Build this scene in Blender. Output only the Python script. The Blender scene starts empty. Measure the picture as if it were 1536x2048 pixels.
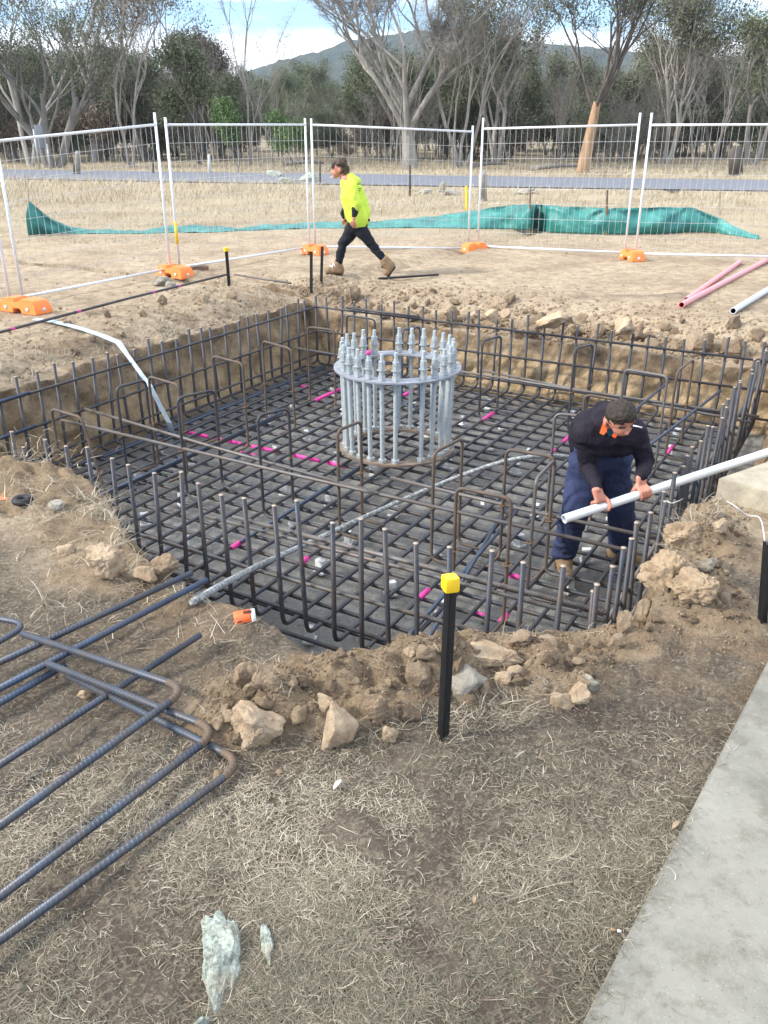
import bpy, bmesh, math, random
import numpy as np
from mathutils import Vector, Matrix, noise as mnoise, Euler
random.seed(7); rng = np.random.default_rng(7)
SC = bpy.context.scene
COL = SC.collection
R = math.radians
PI = math.pi
# ------------------------------------------------------------------ camera
H = 2.1; PITCH = R(24.5); FPX = 1700.0
cam_d = bpy.data.cameras.new('camera'); cam = bpy.data.objects.new('camera', cam_d); COL.objects.link(cam)
cam.location = (0, 0, H); cam.rotation_euler = (PI/2 - PITCH, 0, 0)
cam_d.sensor_fit = 'VERTICAL'; cam_d.sensor_height = 36; cam_d.sensor_width = 27
cam_d.lens = FPX/2048*36; cam_d.clip_start = 0.05; cam_d.clip_end = 9000
SC.camera = cam
CP, SP = math.cos(PITCH), math.sin(PITCH)
def gp(px, py, z=0.0):
    """point where the sight line through a photo pixel meets height z"""
    a = (px-768)/FPX; b = -(py-1024)/FPX
    dy = CP+b*SP; dz = -SP+b*CP; t = (z-H)/dz
    return Vector((a*t, dy*t, z))
def at(px, py, Y):
    """point on the sight line at distance Y ahead"""
    a = (px-768)/FPX; b = -(py-1024)/FPX
    dy = CP+b*SP; dz = -SP+b*CP; t = Y/dy
    return Vector((a*t, Y, H+dz*t))
C30, S30 = math.cos(R(30)), math.sin(R(30))
def uv2xy(u, v): return (u*C30+v*S30, -u*S30+v*C30)
def xy2uv(x, y): return (x*C30-y*S30, x*S30+y*C30)
# ------------------------------------------------------------------ numpy noise
def _h(ix, iy, iz, seed):
    with np.errstate(over='ignore'):
        n = (ix.astype(np.uint32)*np.uint32(374761393) + iy.astype(np.uint32)*np.uint32(668265263)
             + iz.astype(np.uint32)*np.uint32(2147483647 & 1274126177) + np.uint32(seed*144665 & 0xffffffff))
        n = (n ^ (n >> np.uint32(13)))*np.uint32(1274126177)
        n = n ^ (n >> np.uint32(16))
    return (n & np.uint32(0xffffff)).astype(np.float64)/0xffffff*2-1
def vn(x, y, z=None, seed=0):
    x = np.asarray(x, float); y = np.asarray(y, float)
    z = np.zeros_like(x) if z is None else np.asarray(z, float)
    x, y, z = np.broadcast_arrays(x, y, z)
    fx, fy, fz = np.floor(x), np.floor(y), np.floor(z)
    ix, iy, iz = (fx.astype(np.int64)+100000), (fy.astype(np.int64)+100000), (fz.astype(np.int64)+100000)
    tx, ty, tz = x-fx, y-fy, z-fz
    sx, sy, sz = tx*tx*(3-2*tx), ty*ty*(3-2*ty), tz*tz*(3-2*tz)
    def L(dz):
        a = _h(ix, iy, iz+dz, seed); b = _h(ix+1, iy, iz+dz, seed)
        c = _h(ix, iy+1, iz+dz, seed); d = _h(ix+1, iy+1, iz+dz, seed)
        return (a+(b-a)*sx)*(1-sy)+(c+(d-c)*sx)*sy
    a = L(0); b = L(1)
    return a+(b-a)*sz
def fbm(x, y, z=None, o=4, seed=0, g=.5):
    s = 0; a = 1; t = 0
    x = np.asarray(x, float); y = np.asarray(y, float); z = np.zeros_like(x*y) if z is None else np.asarray(z, float)
    for i in range(o):
        x, y, z = .8*x-.48*y+.36*z, .6*x+.64*y-.48*z, .6*y+.8*z
        s = s + a*vn(x, y, z, seed+i*17)
        t += a; a *= g; x = x*2.03; y = y*2.03; z = z*2.03
    return s/t
def sst(a, b, x):
    t = np.clip((x-a)/(b-a), 0, 1); return t*t*(3-2*t)
# ------------------------------------------------------------------ materials
class NT:
    def __init__(s, name):
        m = bpy.data.materials.new(name); m.use_nodes = True; s.m = m; s.t = m.node_tree
        s.b = s.t.nodes['Principled BSDF']
    def n(s, typ, **k):
        nd = s.t.nodes.new(typ)
        for a, b in k.items():
            if a[0] == 'i' and a[1:].isdigit(): s.set(nd.inputs[int(a[1:])], b)
            else: setattr(nd, a, b)
        return nd
    def set(s, inp, v):
        if isinstance(v, bpy.types.NodeSocket): s.t.links.new(v, inp)
        elif hasattr(v, 'outputs'): s.t.links.new(v.outputs[0], inp)
        else:
            if inp.type == 'RGBA' and len(v) == 3: v = (*v, 1)
            inp.default_value = v
    def noise(s, scale, detail=4, rough=.55, vec=None, dist=0):
        nd = s.n('ShaderNodeTexNoise'); s.set(nd.inputs['Scale'], scale); s.set(nd.inputs['Detail'], detail)
        s.set(nd.inputs['Roughness'], rough); s.set(nd.inputs['Distortion'], dist)
        s.set(nd.inputs['Vector'], vec if vec is not None else s.obj())
        return nd.outputs['Fac']
    def obj(s):
        if not hasattr(s, '_o'): s._o = s.n('ShaderNodeTexCoord').outputs['Object']
        return s._o
    def ramp(s, fac, stops):
        nd = s.n('ShaderNodeValToRGB'); s.set(nd.inputs[0], fac); cr = nd.color_ramp
        while len(cr.elements) < len(stops): cr.elements.new(.5)
        for e, (p, c) in zip(cr.elements, stops):
            e.position = p; e.color = (*c, 1) if len(c) == 3 else c
        return nd.outputs[0]
    def mix(s, f, a, b, mode='MIX'):
        nd = s.n('ShaderNodeMix', data_type='RGBA', blend_type=mode)
        s.set(nd.inputs[0], f); s.set(nd.inputs[6], a); s.set(nd.inputs[7], b); return nd.outputs[2]
    def math(s, op, a, b=0.0, clamp=False):
        nd = s.n('ShaderNodeMath', operation=op, use_clamp=clamp); s.set(nd.inputs[0], a); s.set(nd.inputs[1], b); return nd.outputs[0]
    def bump(s, h, strength=.5, dist=.01, prev=None):
        nd = s.n('ShaderNodeBump'); s.set(nd.inputs['Strength'], strength); s.set(nd.inputs['Distance'], dist)
        s.set(nd.inputs['Height'], h)
        if prev is not None: s.set(nd.inputs['Normal'], prev)
        return nd.outputs[0]
    def out(s, color=None, rough=None, metal=None, normal=None, **k):
        if color is not None: s.set(s.b.inputs['Base Color'], color)
        if rough is not None: s.set(s.b.inputs['Roughness'], rough)
        if metal is not None: s.set(s.b.inputs['Metallic'], metal)
        if normal is not None: s.set(s.b.inputs['Normal'], normal)
        for a, b in k.items(): s.set(s.b.inputs[a.replace('_', ' ')], b)
        return s.m
def simple(name, c, rough=.6, metal=0., var=.25, scale=8, bump=.0, bscale=60, c2=None, **k):
    t = NT(name)
    c2 = c2 or tuple(x*(1-var) for x in c)
    col = t.ramp(t.noise(scale, 6, .6), [(.32, c2), (.68, c)])
    nrm = t.bump(t.noise(bscale, 4), .6, bump) if bump else None
    return t.out(col, rough, metal, nrm, **k)
M = {}
# --- ground
t = NT('soil')
zone = t.n('ShaderNodeAttribute', attribute_name='zone')
sep = t.n('ShaderNodeSeparateColor'); t.set(sep.inputs[0], zone.outputs['Color'])
zf, zg, zfield, zw = sep.outputs[0], sep.outputs[1], sep.outputs[2], zone.outputs['Alpha']
big = t.noise(.9, 8, .62); mid = t.noise(6, 8, .65); fine = t.noise(45, 6, .7)
soil = t.ramp(big, [(.3, (.34, .26, .18)), (.5, (.5, .40, .28)), (.72, (.58, .48, .34))])
soil = t.mix(t.math('MULTIPLY', t.ramp(mid, [(.46, (0, 0, 0)), (.6, (1, 1, 1))]), .6), soil, (.29, .215, .145))
soil = t.mix(t.math('MULTIPLY', t.ramp(t.noise(19, 7, .75, dist=.4), [(.54, (0, 0, 0)), (.64, (1, 1, 1))]), .55), soil, (.20, .145, .095))
soil = t.mix(t.math('MULTIPLY', t.ramp(t.noise(2.6, 7, .7, dist=1.), [(.56, (0, 0, 0)), (.7, (1, 1, 1))]), .6), soil, (.27, .215, .15))
ng = t.ramp(t.noise(3.2, 8, .7), [(.3, (.068, .055, .043)), (.5, (.118, .096, .076)), (.7, (.20, .165, .128))])
strk = t.noise(38, 4, .6, dist=1.5)
ng = t.mix(t.math('MULTIPLY', t.ramp(strk, [(.5, (0, 0, 0)), (.6, (1, 1, 1))]), .45), ng, (.40, .34, .245))
c = t.mix(zg, soil, ng)
fld = t.ramp(t.noise(.35, 8, .7), [(.3, (.28, .225, .15)), (.5, (.42, .35, .24)), (.7, (.52, .44, .31))])
c = t.mix(zfield, c, fld)
# cut faces: dark topsoil over yellow clay
spos = t.n('ShaderNodeSeparateXYZ'); t.set(spos.inputs[0], t.obj())
dz = t.math('ADD', spos.outputs[2], t.math('MULTIPLY', t.noise(2.2, 6, .7), .55))
clay = t.ramp(t.noise(3.5, 9, .7, dist=.6), [(.3, (.20, .135, .08)), (.43, (.38, .275, .165)), (.56, (.56, .42, .25)), (.72, (.64, .54, .38))])
strat = t.ramp(t.math('ADD', dz, 1.0), [(.5, (0, 0, 0)), (1.0, (1, 1, 1))])
topd = t.ramp(t.noise(9, 6, .7), [(.35, (.13, .09, .06)), (.65, (.30, .22, .145))])
c = t.mix(zw, c, t.mix(t.math('MULTIPLY', strat, .75), clay, topd))
vor = t.n('ShaderNodeTexVoronoi'); t.set(vor.inputs['Scale'], 34.); t.set(vor.inputs['Vector'], t.obj())
peb = t.ramp(vor.outputs['Distance'], [(.12, (1, 1, 1)), (.32, (0, 0, 0))])
fl = t.ramp(t.noise(2.2, 8, .7), [(.3, (.20, .19, .175)), (.6, (.32, .32, .305)), (.8, (.42, .40, .37))])
fl = t.mix(t.math('MULTIPLY', peb, t.math('MULTIPLY', vor.outputs['Color'], .8)), fl, (.42, .42, .40))
c = t.mix(zf, c, fl)
c = t.mix(.55, c, t.ramp(fine, [(.3, (.45, .45, .45)), (.6, (1, 1, 1))]), 'MULTIPLY')
b1 = t.bump(t.noise(11, 9, .72), 1., .05); b2 = t.bump(t.noise(70, 5, .7), .8, .008, b1)
M['soil'] = t.out(c, .95, 0, b2, Specular_IOR_Level=.15)
t = NT('asphalt'); c = t.ramp(t.noise(3, 8, .6), [(.3, (.13, .14, .165)), (.7, (.18, .19, .22))])
M['asphalt'] = t.out(c, .75)
# --- concrete
def concrete(name, base, tint):
    t = NT(name)
    c = t.ramp(t.noise(2.6, 9, .68), [(.3, tuple(x*.62 for x in base)), (.5, base), (.7, tuple(min(1, x*1.2) for x in base))])
    c = t.mix(t.math('MULTIPLY', t.ramp(t.noise(9, 8, .75), [(.50, (0, 0, 0)), (.64, (1, 1, 1))]), .7), c, tint)
    c = t.mix(t.math('MULTIPLY', t.ramp(t.noise(1.7, 7, .7, dist=.5), [(.55, (0, 0, 0)), (.7, (1, 1, 1))]), .6), c, tuple(x*.45 for x in base))
    sp = t.ramp(t.noise(140, 3, .6), [(.64, (0, 0, 0)), (.70, (1, 1, 1))])
    c = t.mix(t.math('MULTIPLY', sp, .3), c, (.6, .6, .56))
    sp2 = t.ramp(t.noise(60, 5, .7), [(.3, (1, 1, 1)), (.38, (0, 0, 0))])
    c = t.mix(t.math('MULTIPLY', sp2, .7), c, (.10, .10, .09))
    return t.out(c, .9, 0, t.bump(t.noise(120, 5, .7), .5, .003), Specular_IOR_Level=.2)
M['concrete'] = concrete('concrete', (.245, .238, .205), (.155, .145, .115))
M['concrete_warm'] = concrete('concrete_warm', (.40, .355, .27), (.3, .26, .19))
M['spacer'] = simple('spacer', (.72, .74, .75), .9, var=.3, scale=30)
# --- steel
def rebar_mat(name, c1, c2, rust, rfac, metal=.35, rough=.5, pitch=.018):
    t = NT(name)
    uvn = t.n('ShaderNodeUVMap'); s_ = t.n('ShaderNodeSeparateXYZ'); t.set(s_.inputs[0], uvn)
    ph = t.math('ADD', t.math('DIVIDE', s_.outputs[0], pitch), t.math('MULTIPLY', s_.outputs[1], 2.0))
    w = t.math('SINE', t.math('MULTIPLY', ph, 2*PI))
    rib = t.ramp(t.math('ADD', t.math('MULTIPLY', w, .5), .5), [(.5, (0, 0, 0)), (.85, (1, 1, 1))])
    c = t.ramp(t.noise(5, 6, .6), [(.3, c1), (.7, c2)])
    c = t.mix(t.math('MULTIPLY', rib, .16), c, tuple(min(1, x*1.9) for x in c2))
    c = t.mix(t.math('MULTIPLY', t.ramp(t.noise(9, 6, .7), [(.5-rfac*.3, (0, 0, 0)), (.8-rfac*.3, (1, 1, 1))]), .8), c, rust)
    return t.out(c, rough, metal, t.bump(rib, .5, .0022))
M['rebar'] = rebar_mat('rebar', (.022, .028, .04), (.058, .068, .088), (.105, .075, .052), .32)
M['rebar_light'] = rebar_mat('rebar_light', (.075, .08, .09), (.16, .165, .17), (.16, .115, .08), .45)
M['rebar_blue'] = rebar_mat('rebar_blue', (.032, .048, .085), (.07, .10, .155), (.08, .07, .065), .2)
M['rebar_loose'] = rebar_mat('rebar_loose', (.028, .037, .056), (.075, .095, .125), (.10, .075, .055), .3, .3, .45, .018)
M['rebar_rusty'] = rebar_mat('rebar_rusty', (.05, .045, .042), (.105, .09, .08), (.17, .10, .055), .4, .2, .7)
M['rebar_bend'] = rebar_mat('rebar_bend', (.09, .068, .05), (.20, .125, .072), (.10, .085, .075), .35, .15, .75)
M['rust'] = simple('rust', (.27, .15, .08), .85, .1, .45, 30)
M['rusty_plate'] = simple('rusty_plate', (.30, .21, .14), .75, .2, .5, 9, c2=(.12, .11, .105))
M['cut_end'] = simple('cut_end', (.45, .36, .28), .6, .2, .3, 40)
M['galv'] = simple('galv', (.48, .52, .53), .42, .35, .22, 25)
M['galv_bolt'] = simple('galv_bolt', (.50, .55, .56), .5, .2, .28, 30)
M['zinc_plate'] = simple('zinc_plate', (.36, .38, .43), .5, .3, .35, 12)
M['fence_tube'] = simple('fence_tube', (.78, .81, .84), .4, .15, .18, 20)
M['wire'] = simple('wire', (.62, .64, .64), .45, .4, .2, 10)
M['black_steel'] = simple('black_steel', (.016, .017, .018), .42, .1, .4, 20)
M['yellow_cap'] = simple('yellow_cap', (.85, .55, .015), .4, 0, .06, 10, Subsurface_Weight=.0)
M['orange_foot'] = simple('orange_foot', (.85, .20, .03), .45, 0, .12, 6, c2=(.82, .27, .06))
M['orange_card'] = simple('orange_card', (.85, .17, .05), .6, 0, .1, 20)
M['white_card'] = simple('white_card', (.75, .76, .75), .6, 0, .1, 20)
M['ink'] = simple('ink', (.02, .02, .02), .7)
M['pvc'] = simple('pvc', (.80, .83, .83), .3, 0, .06, 4)
M['pvc_grey'] = simple('pvc_grey', (.62, .66, .72), .35, 0, .08, 4)
M['pink_pipe'] = simple('pink_pipe', (.72, .32, .32), .4, 0, .1, 4)
M['red_inside'] = simple('red_inside', (.6, .03, .03), .5)
M['paint_pink'] = simple('paint_pink', (.75, .05, .33), .6, 0, .2, 30)
M['strap'] = simple('strap', (.50, .62, .74), .4, .1, .15, 12)
M['string'] = simple('string', (.75, .75, .72), .9)
M['timber'] = simple('timber', (.20, .13, .08), .9, 0, .5, 12)
M['post_wood'] = simple('post_wood', (.32, .29, .24), .95, 0, .4, 6)
M['white_paint'] = simple('white_paint', (.75, .75, .72), .6, 0, .15, 5)
M['sign_back'] = simple('sign_back', (.20, .215, .24), .6, .2, .3, 3)
M['rubber'] = simple('rubber', (.02, .02, .022), .7)
t = NT('hose_concrete'); c = t.ramp(t.noise(38, 6, .7), [(.36, (.09, .095, .095)), (.5, (.25, .265, .265)), (.64, (.48, .50, .49))])
M['hose'] = t.out(c, .8, 0, t.bump(t.noise(60, 4), .7, .006))
def rock_mat(name, c1, c2, c3, sc=7):
    t = NT(name); geo = t.n('ShaderNodeObjectInfo')
    vadd = t.n('ShaderNodeVectorMath', operation='ADD'); t.set(vadd.inputs[0], t.obj()); t.set(vadd.inputs[1], geo.outputs['Location'])
    v = vadd.outputs[0]
    c = t.ramp(t.noise(sc, 8, .7, v), [(.3, c1), (.5, c2), (.7, c3)])
    d = t.ramp(t.noise(sc*.6, 6, .7, v, .8), [(.5, (0, 0, 0)), (.68, (1, 1, 1))])
    c = t.mix(t.math('MULTIPLY', d, .6), c, (.27, .20, .14))
    b1 = t.bump(t.noise(14, 9, .75, v), 1., .035)
    return t.out(c, .93, 0, t.bump(t.noise(90, 5, .7, v), .7, .004, b1), Specular_IOR_Level=.2)
M['rock'] = rock_mat('rock', (.34, .235, .15), (.54, .41, .275), (.64, .52, .37))
M['clod_tan'] = rock_mat('clod_tan', (.27, .19, .12), (.46, .34, .22), (.56, .43, .29), 12)
M['clod'] = rock_mat('clod', (.18, .13, .085), (.33, .245, .165), (.46, .355, .245), 10)
M['rock_grey'] = rock_mat('rock_grey', (.25, .23, .19), (.40, .37, .31), (.5, .47, .4))
t = NT('lichen_rock')
c = t.ramp(t.noise(22, 8, .75), [(.34, (.14, .14, .12)), (.46, (.34, .37, .32)), (.58, (.52, .60, .52)), (.74, (.66, .70, .60))])
c = t.mix(t.math('MULTIPLY', t.ramp(t.noise(7, 5, .6), [(.5, (0, 0, 0)), (.62, (1, 1, 1))]), .6), c, (.38, .31, .21))
c = t.mix(.7, c, t.ramp(t.noise(70, 5, .7), [(.35, (.3, .3, .28)), (.55, (1, 1, 1))]), 'MULTIPLY')
M['lichen'] = t.out(c, .95, 0, t.bump(t.noise(45, 8, .75), 1., .014))
# --- cloth / skin
def cloth(name, c, c2, rough=.85, sc=6, b=.006):
    t = NT(name); col = t.ramp(t.noise(sc, 5, .6), [(.3, c2), (.7, c)])
    b1 = t.bump(t.noise(11, 4, .6, dist=1.2), .6, b*2.5)
    return t.out(col, rough, 0, t.bump(t.noise(300, 2), .4, .001, b1), Specular_IOR_Level=.2)
M['hivis'] = cloth('hivis', (.58, .76, .09), (.48, .68, .07), b=.016)
M['black_cloth'] = cloth('black_cloth', (.028, .026, .034), (.018, .017, .022))
M['navy_jumper'] = cloth('navy_jumper', (.022, .018, .028), (.012, .010, .016), b=.016)
M['navy_trousers'] = cloth('navy_trousers', (.045, .058, .125), (.026, .034, .08), b=.012)
M['dark_trousers'] = cloth('dark_trousers', (.022, .024, .032), (.012, .013, .018), b=.012)
M['orange_cloth'] = cloth('orange_cloth', (.85, .14, .04), (.8, .12, .03))
M['teal_cloth'] = cloth('teal_cloth', (.02, .12, .17), (.01, .08, .12))
M['skin'] = simple('skin', (.52, .235, .16), .5, 0, .12, 18, .001, 120, c2=(.45, .18, .12), Subsurface_Weight=.08)
M['boot'] = simple('boot', (.30, .20, .11), .85, 0, .35, 25, .003, 90)
M['sole'] = simple('sole', (.04, .035, .03), .8)
M['hair'] = simple('hair', (.035, .022, .014), .7, 0, .6, 60, .008, 110)
M['hair_light'] = simple('hair_light', (.10, .062, .038), .7, 0, .6, 45, .01, 90)
M['blue_lens'] = simple('blue_lens', (.03, .18, .6), .15, .3)
t = NT('tarp'); c = t.ramp(t.noise(2.5, 5, .6), [(.3, (.01, .11, .105)), (.55, (.028, .215, .19)), (.78, (.11, .37, .34))])
b1 = t.bump(t.noise(5, 6, .65, dist=2.), .8, .03)
M['tarp'] = t.out(c, .38, 0, b1, Transmission_Weight=.0)
# --- plants
def straw_mat(name, cs):
    t = NT(name); a = t.n('ShaderNodeAttribute', attribute_name='tone')
    c = t.ramp(a.outputs['Fac'], [(i/(len(cs)-1), x) for i, x in enumerate(cs)])
    return t.out(c, .8, 0, Specular_IOR_Level=.2)
M['straw'] = straw_mat('straw', [(.10, .105, .07), (.165, .14, .105), (.27, .23, .17), (.38, .33, .245), (.57, .52, .41)])
M['field_grass'] = straw_mat('field_grass', [(.24, .195, .13), (.38, .32, .22), (.48, .41, .29), (.58, .51, .38)])
def leaf_mat(name, cs):
    t = NT(name); a = t.n('ShaderNodeAttribute', attribute_name='tone')
    c = t.ramp(a.outputs['Fac'], [(i/(len(cs)-1), x) for i, x in enumerate(cs)])
    oi = t.n('ShaderNodeObjectInfo')
    c = t.mix(t.math('MULTIPLY', oi.outputs['Random'], .35), c, (.13, .115, .085))
    return t.out(c, .6, 0, Specular_IOR_Level=.3)
M['leaf_gum'] = leaf_mat('leaf_gum', [(.07, .09, .05), (.125, .155, .085), (.20, .225, .135)])
M['leaf_dark'] = leaf_mat('leaf_dark', [(.06, .078, .048), (.105, .13, .078), (.16, .19, .115)])
M['leaf_green'] = leaf_mat('leaf_green', [(.035, .085, .02), (.07, .15, .035), (.12, .21, .05)])
M['leaf_brown'] = leaf_mat('leaf_brown', [(.11, .09, .065), (.175, .14, .105), (.23, .185, .135)])
def bark(name, cs, sc=4):
    t = NT(name)
    mp = t.n('ShaderNodeMapping'); t.set(mp.inputs[0], t.obj()); mp.inputs['Scale'].default_value = (1, 1, .25)
    c = t.ramp(t.noise(sc, 8, .7, mp.outputs[0]), [(.3, cs[0]), (.5, cs[1]), (.7, cs[2])])
    return t.out(c, .9, 0, t.bump(t.noise(sc*5, 6, .7, mp.outputs[0]), .8, .03))
M['bark_pale'] = bark('bark_pale', [(.17, .158, .138), (.30, .28, .25), (.45, .43, .39)])
M['bark_grey'] = bark('bark_grey', [(.11, .10, .09), (.19, .178, .16), (.29, .27, .245)])
M['bark_dark'] = bark('bark_dark', [(.05, .042, .036), (.09, .075, .065), (.15, .125, .105)])
M['bark_orange'] = bark('bark_orange', [(.20, .12, .07), (.38, .24, .14), (.50, .36, .23)])
t = NT('hill_wood'); c = t.ramp(t.noise(.02, 9, .75), [(.3, (.035, .05, .035)), (.5, (.06, .08, .05)), (.7, (.11, .115, .07))])
c = t.mix(.7, c, t.ramp(t.noise(.13, 6, .75), [(.35, (.3, .3, .3)), (.6, (1, 1, 1))]), 'MULTIPLY')
c = t.mix(t.math('MULTIPLY', t.ramp(t.noise(.045, 6, .7), [(.5, (0, 0, 0)), (.62, (1, 1, 1))]), .4), c, (.12, .12, .07))
M['hill'] = t.out(c, 1, 0, t.bump(t.noise(.12, 6, .7), 1, 6.), Specular_IOR_Level=0.)
# ------------------------------------------------------------------ mesh building
class MB:
    def __init__(s): s.v = []; s.f = []; s.uv = []; s.hasuv = False
    def add(s, vs, fs, uvs=None):
        o = len(s.v); s.v.extend([tuple(p) for p in vs]); s.f.extend([tuple(i+o for i in f) for f in fs])
        if uvs: s.hasuv = True; s.uv.extend(uvs)
        else: s.uv.extend([[(0, 0)]*len(f) for f in fs])
        return s
    def tube(s, pts, r, n=8, caps=True, taper=None):
        pts = [Vector(p) for p in pts]; k = len(pts)
        rs = taper if taper else [r]*k
        vs = []; fs = []; uvs = []; L = [0]
        for i in range(1, k): L.append(L[-1]+(pts[i]-pts[i-1]).length)
        d = (pts[1]-pts[0]).normalized(); up = Vector((0, 0, 1)) if abs(d.z) < .9 else Vector((1, 0, 0))
        a = d.cross(up).normalized()
        for i in range(k):
            if i == 0: d = (pts[1]-pts[0])
            elif i == k-1: d = (pts[-1]-pts[-2])
            else: d = (pts[i+1]-pts[i]).normalized()+(pts[i]-pts[i-1]).normalized()
            d.normalize(); a = (a-d*a.dot(d)).normalized(); b = d.cross(a)
            for j in range(n):
                th = 2*PI*j/n; vs.append(pts[i]+(a*math.cos(th)+b*math.sin(th))*rs[i])
        for i in range(k-1):
            for j in range(n):
                q = (j+1) % n
                fs.append((i*n+j, i*n+q, (i+1)*n+q, (i+1)*n+j))
                uvs.append([(L[i], j/n), (L[i], (j+1)/n), (L[i+1], (j+1)/n), (L[i+1], j/n)])
        if caps:
            fs.append(tuple(range(n-1, -1, -1))); uvs.append([(0, 0)]*n)
            fs.append(tuple((k-1)*n+j for j in range(n))); uvs.append([(0, 0)]*n)
        return s.add(vs, fs, uvs)
    def box(s, c, sz, rot=None, bev=0):
        bm = bmesh.new(); bmesh.ops.create_cube(bm, size=1)
        for v in bm.verts: v.co = Vector((v.co.x*sz[0], v.co.y*sz[1], v.co.z*sz[2]))
        if bev: bmesh.ops.bevel(bm, geom=bm.edges[:], offset=bev, segments=2, affect='EDGES', profile=.6)
        if rot is not None: bmesh.ops.transform(bm, matrix=rot, verts=bm.verts)
        bmesh.ops.translate(bm, vec=Vector(c), verts=bm.verts); s.bm(bm); bm.free(); return s
    def bm(s, bm):
        bm.verts.index_update()
        s.add([v.co for v in bm.verts], [[v.index for v in f.verts] for f in bm.faces]); return s
    def build(s, name, mat, parent=None, loc=None, smooth=True):
        if parent is not None and loc is None: base = Vector(parent.location) if parent.parent is None else Vector(parent.parent.location)+Vector(parent.location)
        else: base = Vector(loc) if loc is not None else Vector((0, 0, 0))
        me = bpy.data.meshes.new(name)
        me.from_pydata([(p[0]-base.x, p[1]-base.y, p[2]-base.z) for p in s.v], [], s.f)
        if s.hasuv:
            ul = me.uv_layers.new(name='UVMap')
            ul.data.foreach_set('uv', np.array([c for f in s.uv for p in f for c in p], dtype=np.float32))
        me.materials.append(M[mat]); 
        if smooth: me.shade_smooth()
        o = bpy.data.objects.new(name, me); COL.objects.link(o)
        if parent is not None: o.parent = parent
        else: o.location = base
        return o
def sharpen(o, ang=35):
    me = o.data; me.shade_smooth()
    try: me.set_sharp_from_angle(angle=R(ang))
    except Exception: pass
    return o
def T(o, label, cat, group=None):
    o['label'] = label; o['category'] = cat
    if group: o['group'] = group
    return o
def thing(name, loc, label, cat, group=None):
    o = bpy.data.objects.new(name, None); COL.objects.link(o); o.location = loc; o.empty_display_size = .1
    return T(o, label, cat, group)
def struct(o, kind='structure'): o['kind'] = kind; return o
def copy_tree(root, loc=None, rz=None, label=None, sc=None, group=None):
    c = root.copy(); COL.objects.link(c)
    for ch in root.children:
        k = ch.copy(); COL.objects.link(k); k.parent = c
        for g in ch.children:
            q = g.copy(); COL.objects.link(q); q.parent = k
    if loc is not None: c.location = loc
    if rz is not None: c.rotation_euler = (0, 0, rz) if not hasattr(rz, '__len__') else rz
    if label: c['label'] = label
    if group: c['group'] = group
    if sc is not None: c.scale = (sc, sc, sc) if not hasattr(sc, '__len__') else sc
    return c
def npmesh(name, V, F, mat, tone=None, parent=None, loc=(0, 0, 0), smooth=False, k=4):
    V = np.asarray(V, np.float32); F = np.asarray(F, np.int32)
    me = bpy.data.meshes.new(name); me.vertices.add(len(V)); me.vertices.foreach_set('co', (V-np.array(loc, np.float32)).ravel())
    me.loops.add(F.size); me.loops.foreach_set('vertex_index', F.ravel())
    me.polygons.add(len(F)); me.polygons.foreach_set('loop_start', np.arange(0, F.size, k, dtype=np.int32))
    me.update(calc_edges=True)
    if tone is not None:
        a = me.attributes.new('tone', 'FLOAT', 'POINT'); a.data.foreach_set('value', np.asarray(tone, np.float32))
    me.materials.append(M[mat]) if mat else None
    if smooth: me.shade_smooth()
    o = bpy.data.objects.new(name, me); COL.objects.link(o)
    if parent is not None: o.parent = parent
    else: o.location = loc
    return o
def fillet(pts, r, n=5):
    pts = [Vector(p) for p in pts]; out = [pts[0]]
    for i in range(1, len(pts)-1):
        p = pts[i]; a = (pts[i-1]-p); b = (pts[i+1]-p); ra = min(r, a.length*.45, b.length*.45)
        a = a.normalized()*ra; b = b.normalized()*ra
        for k in range(n+1):
            q = k/n; out.append((p+a)*(1-q)**2+p*2*q*(1-q)+(p+b)*q*q)
    out.append(pts[-1]); return out
# ------------------------------------------------------------------ terrain
_vn = [(-12, 3.1), (-6.9, 3.28), (-4.79, 3.25), (-4.2, 3.33), (-3.81, 3.28), (-3.48, 3.05), (-3.27, 2.90), (-2.88, 2.78), (-2.57, 2.73),
       (-2.31, 2.72), (-2.04, 2.64), (-1.68, 2.50), (-1.5, 2.62), (-1.4, 2.85), (-1.15, 3.15), (-.87, 3.36), (-.5, 3.5), (3, 3.6)]
_ur = [(0, -.6), (3.5, -.6), (3.8, -.66), (4.1, -.72), (4.8, -.72), (5.3, -.66), (5.96, -.45), (7, -.5), (10, -.55), (14, -.55)]
D = 1.07
HS = .55
# heaps: (x, y, radius, height)
def _hp(px, py, r, h, e=1.0):
    p = gp(px, py, 0); return (p.x, p.y, r, h, e)
HEAPS = [_hp(470, 1425, .20, .12), _hp(560, 1400, .24, .15), _hp(680, 1400, .24, .13), _hp(760, 1380, .26, .15), _hp(850, 1345, .26, .16),
         _hp(960, 1330, .25, .13), _hp(1060, 1330, .24, .12), _hp(1150, 1350, .18, .10), _hp(1245, 1270, .18, .10),
         _hp(1360, 1175, .28, .20), _hp(1410, 1210, .25, .12), _hp(1380, 1090, .27, .20), _hp(1390, 1035, .20, .17), _hp(1450, 1100, .25, .1),
         _hp(200, 1130, .28, .10), _hp(150, 1060, .25, .08), _hp(30, 965, .55, .23), _hp(150, 990, .33, .15),
         (-3.9, 8.3, .35, .10, 1), (-3.2, 10.2, .6, .14, 1), (-3.6, 9.2, .5, .10, 1), (-2.6, 11.5, .6, .16, 1), (-1.9, 12.2, .5, .12, 1), (-.6, 12.3, .7, .14, 1)]
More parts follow.
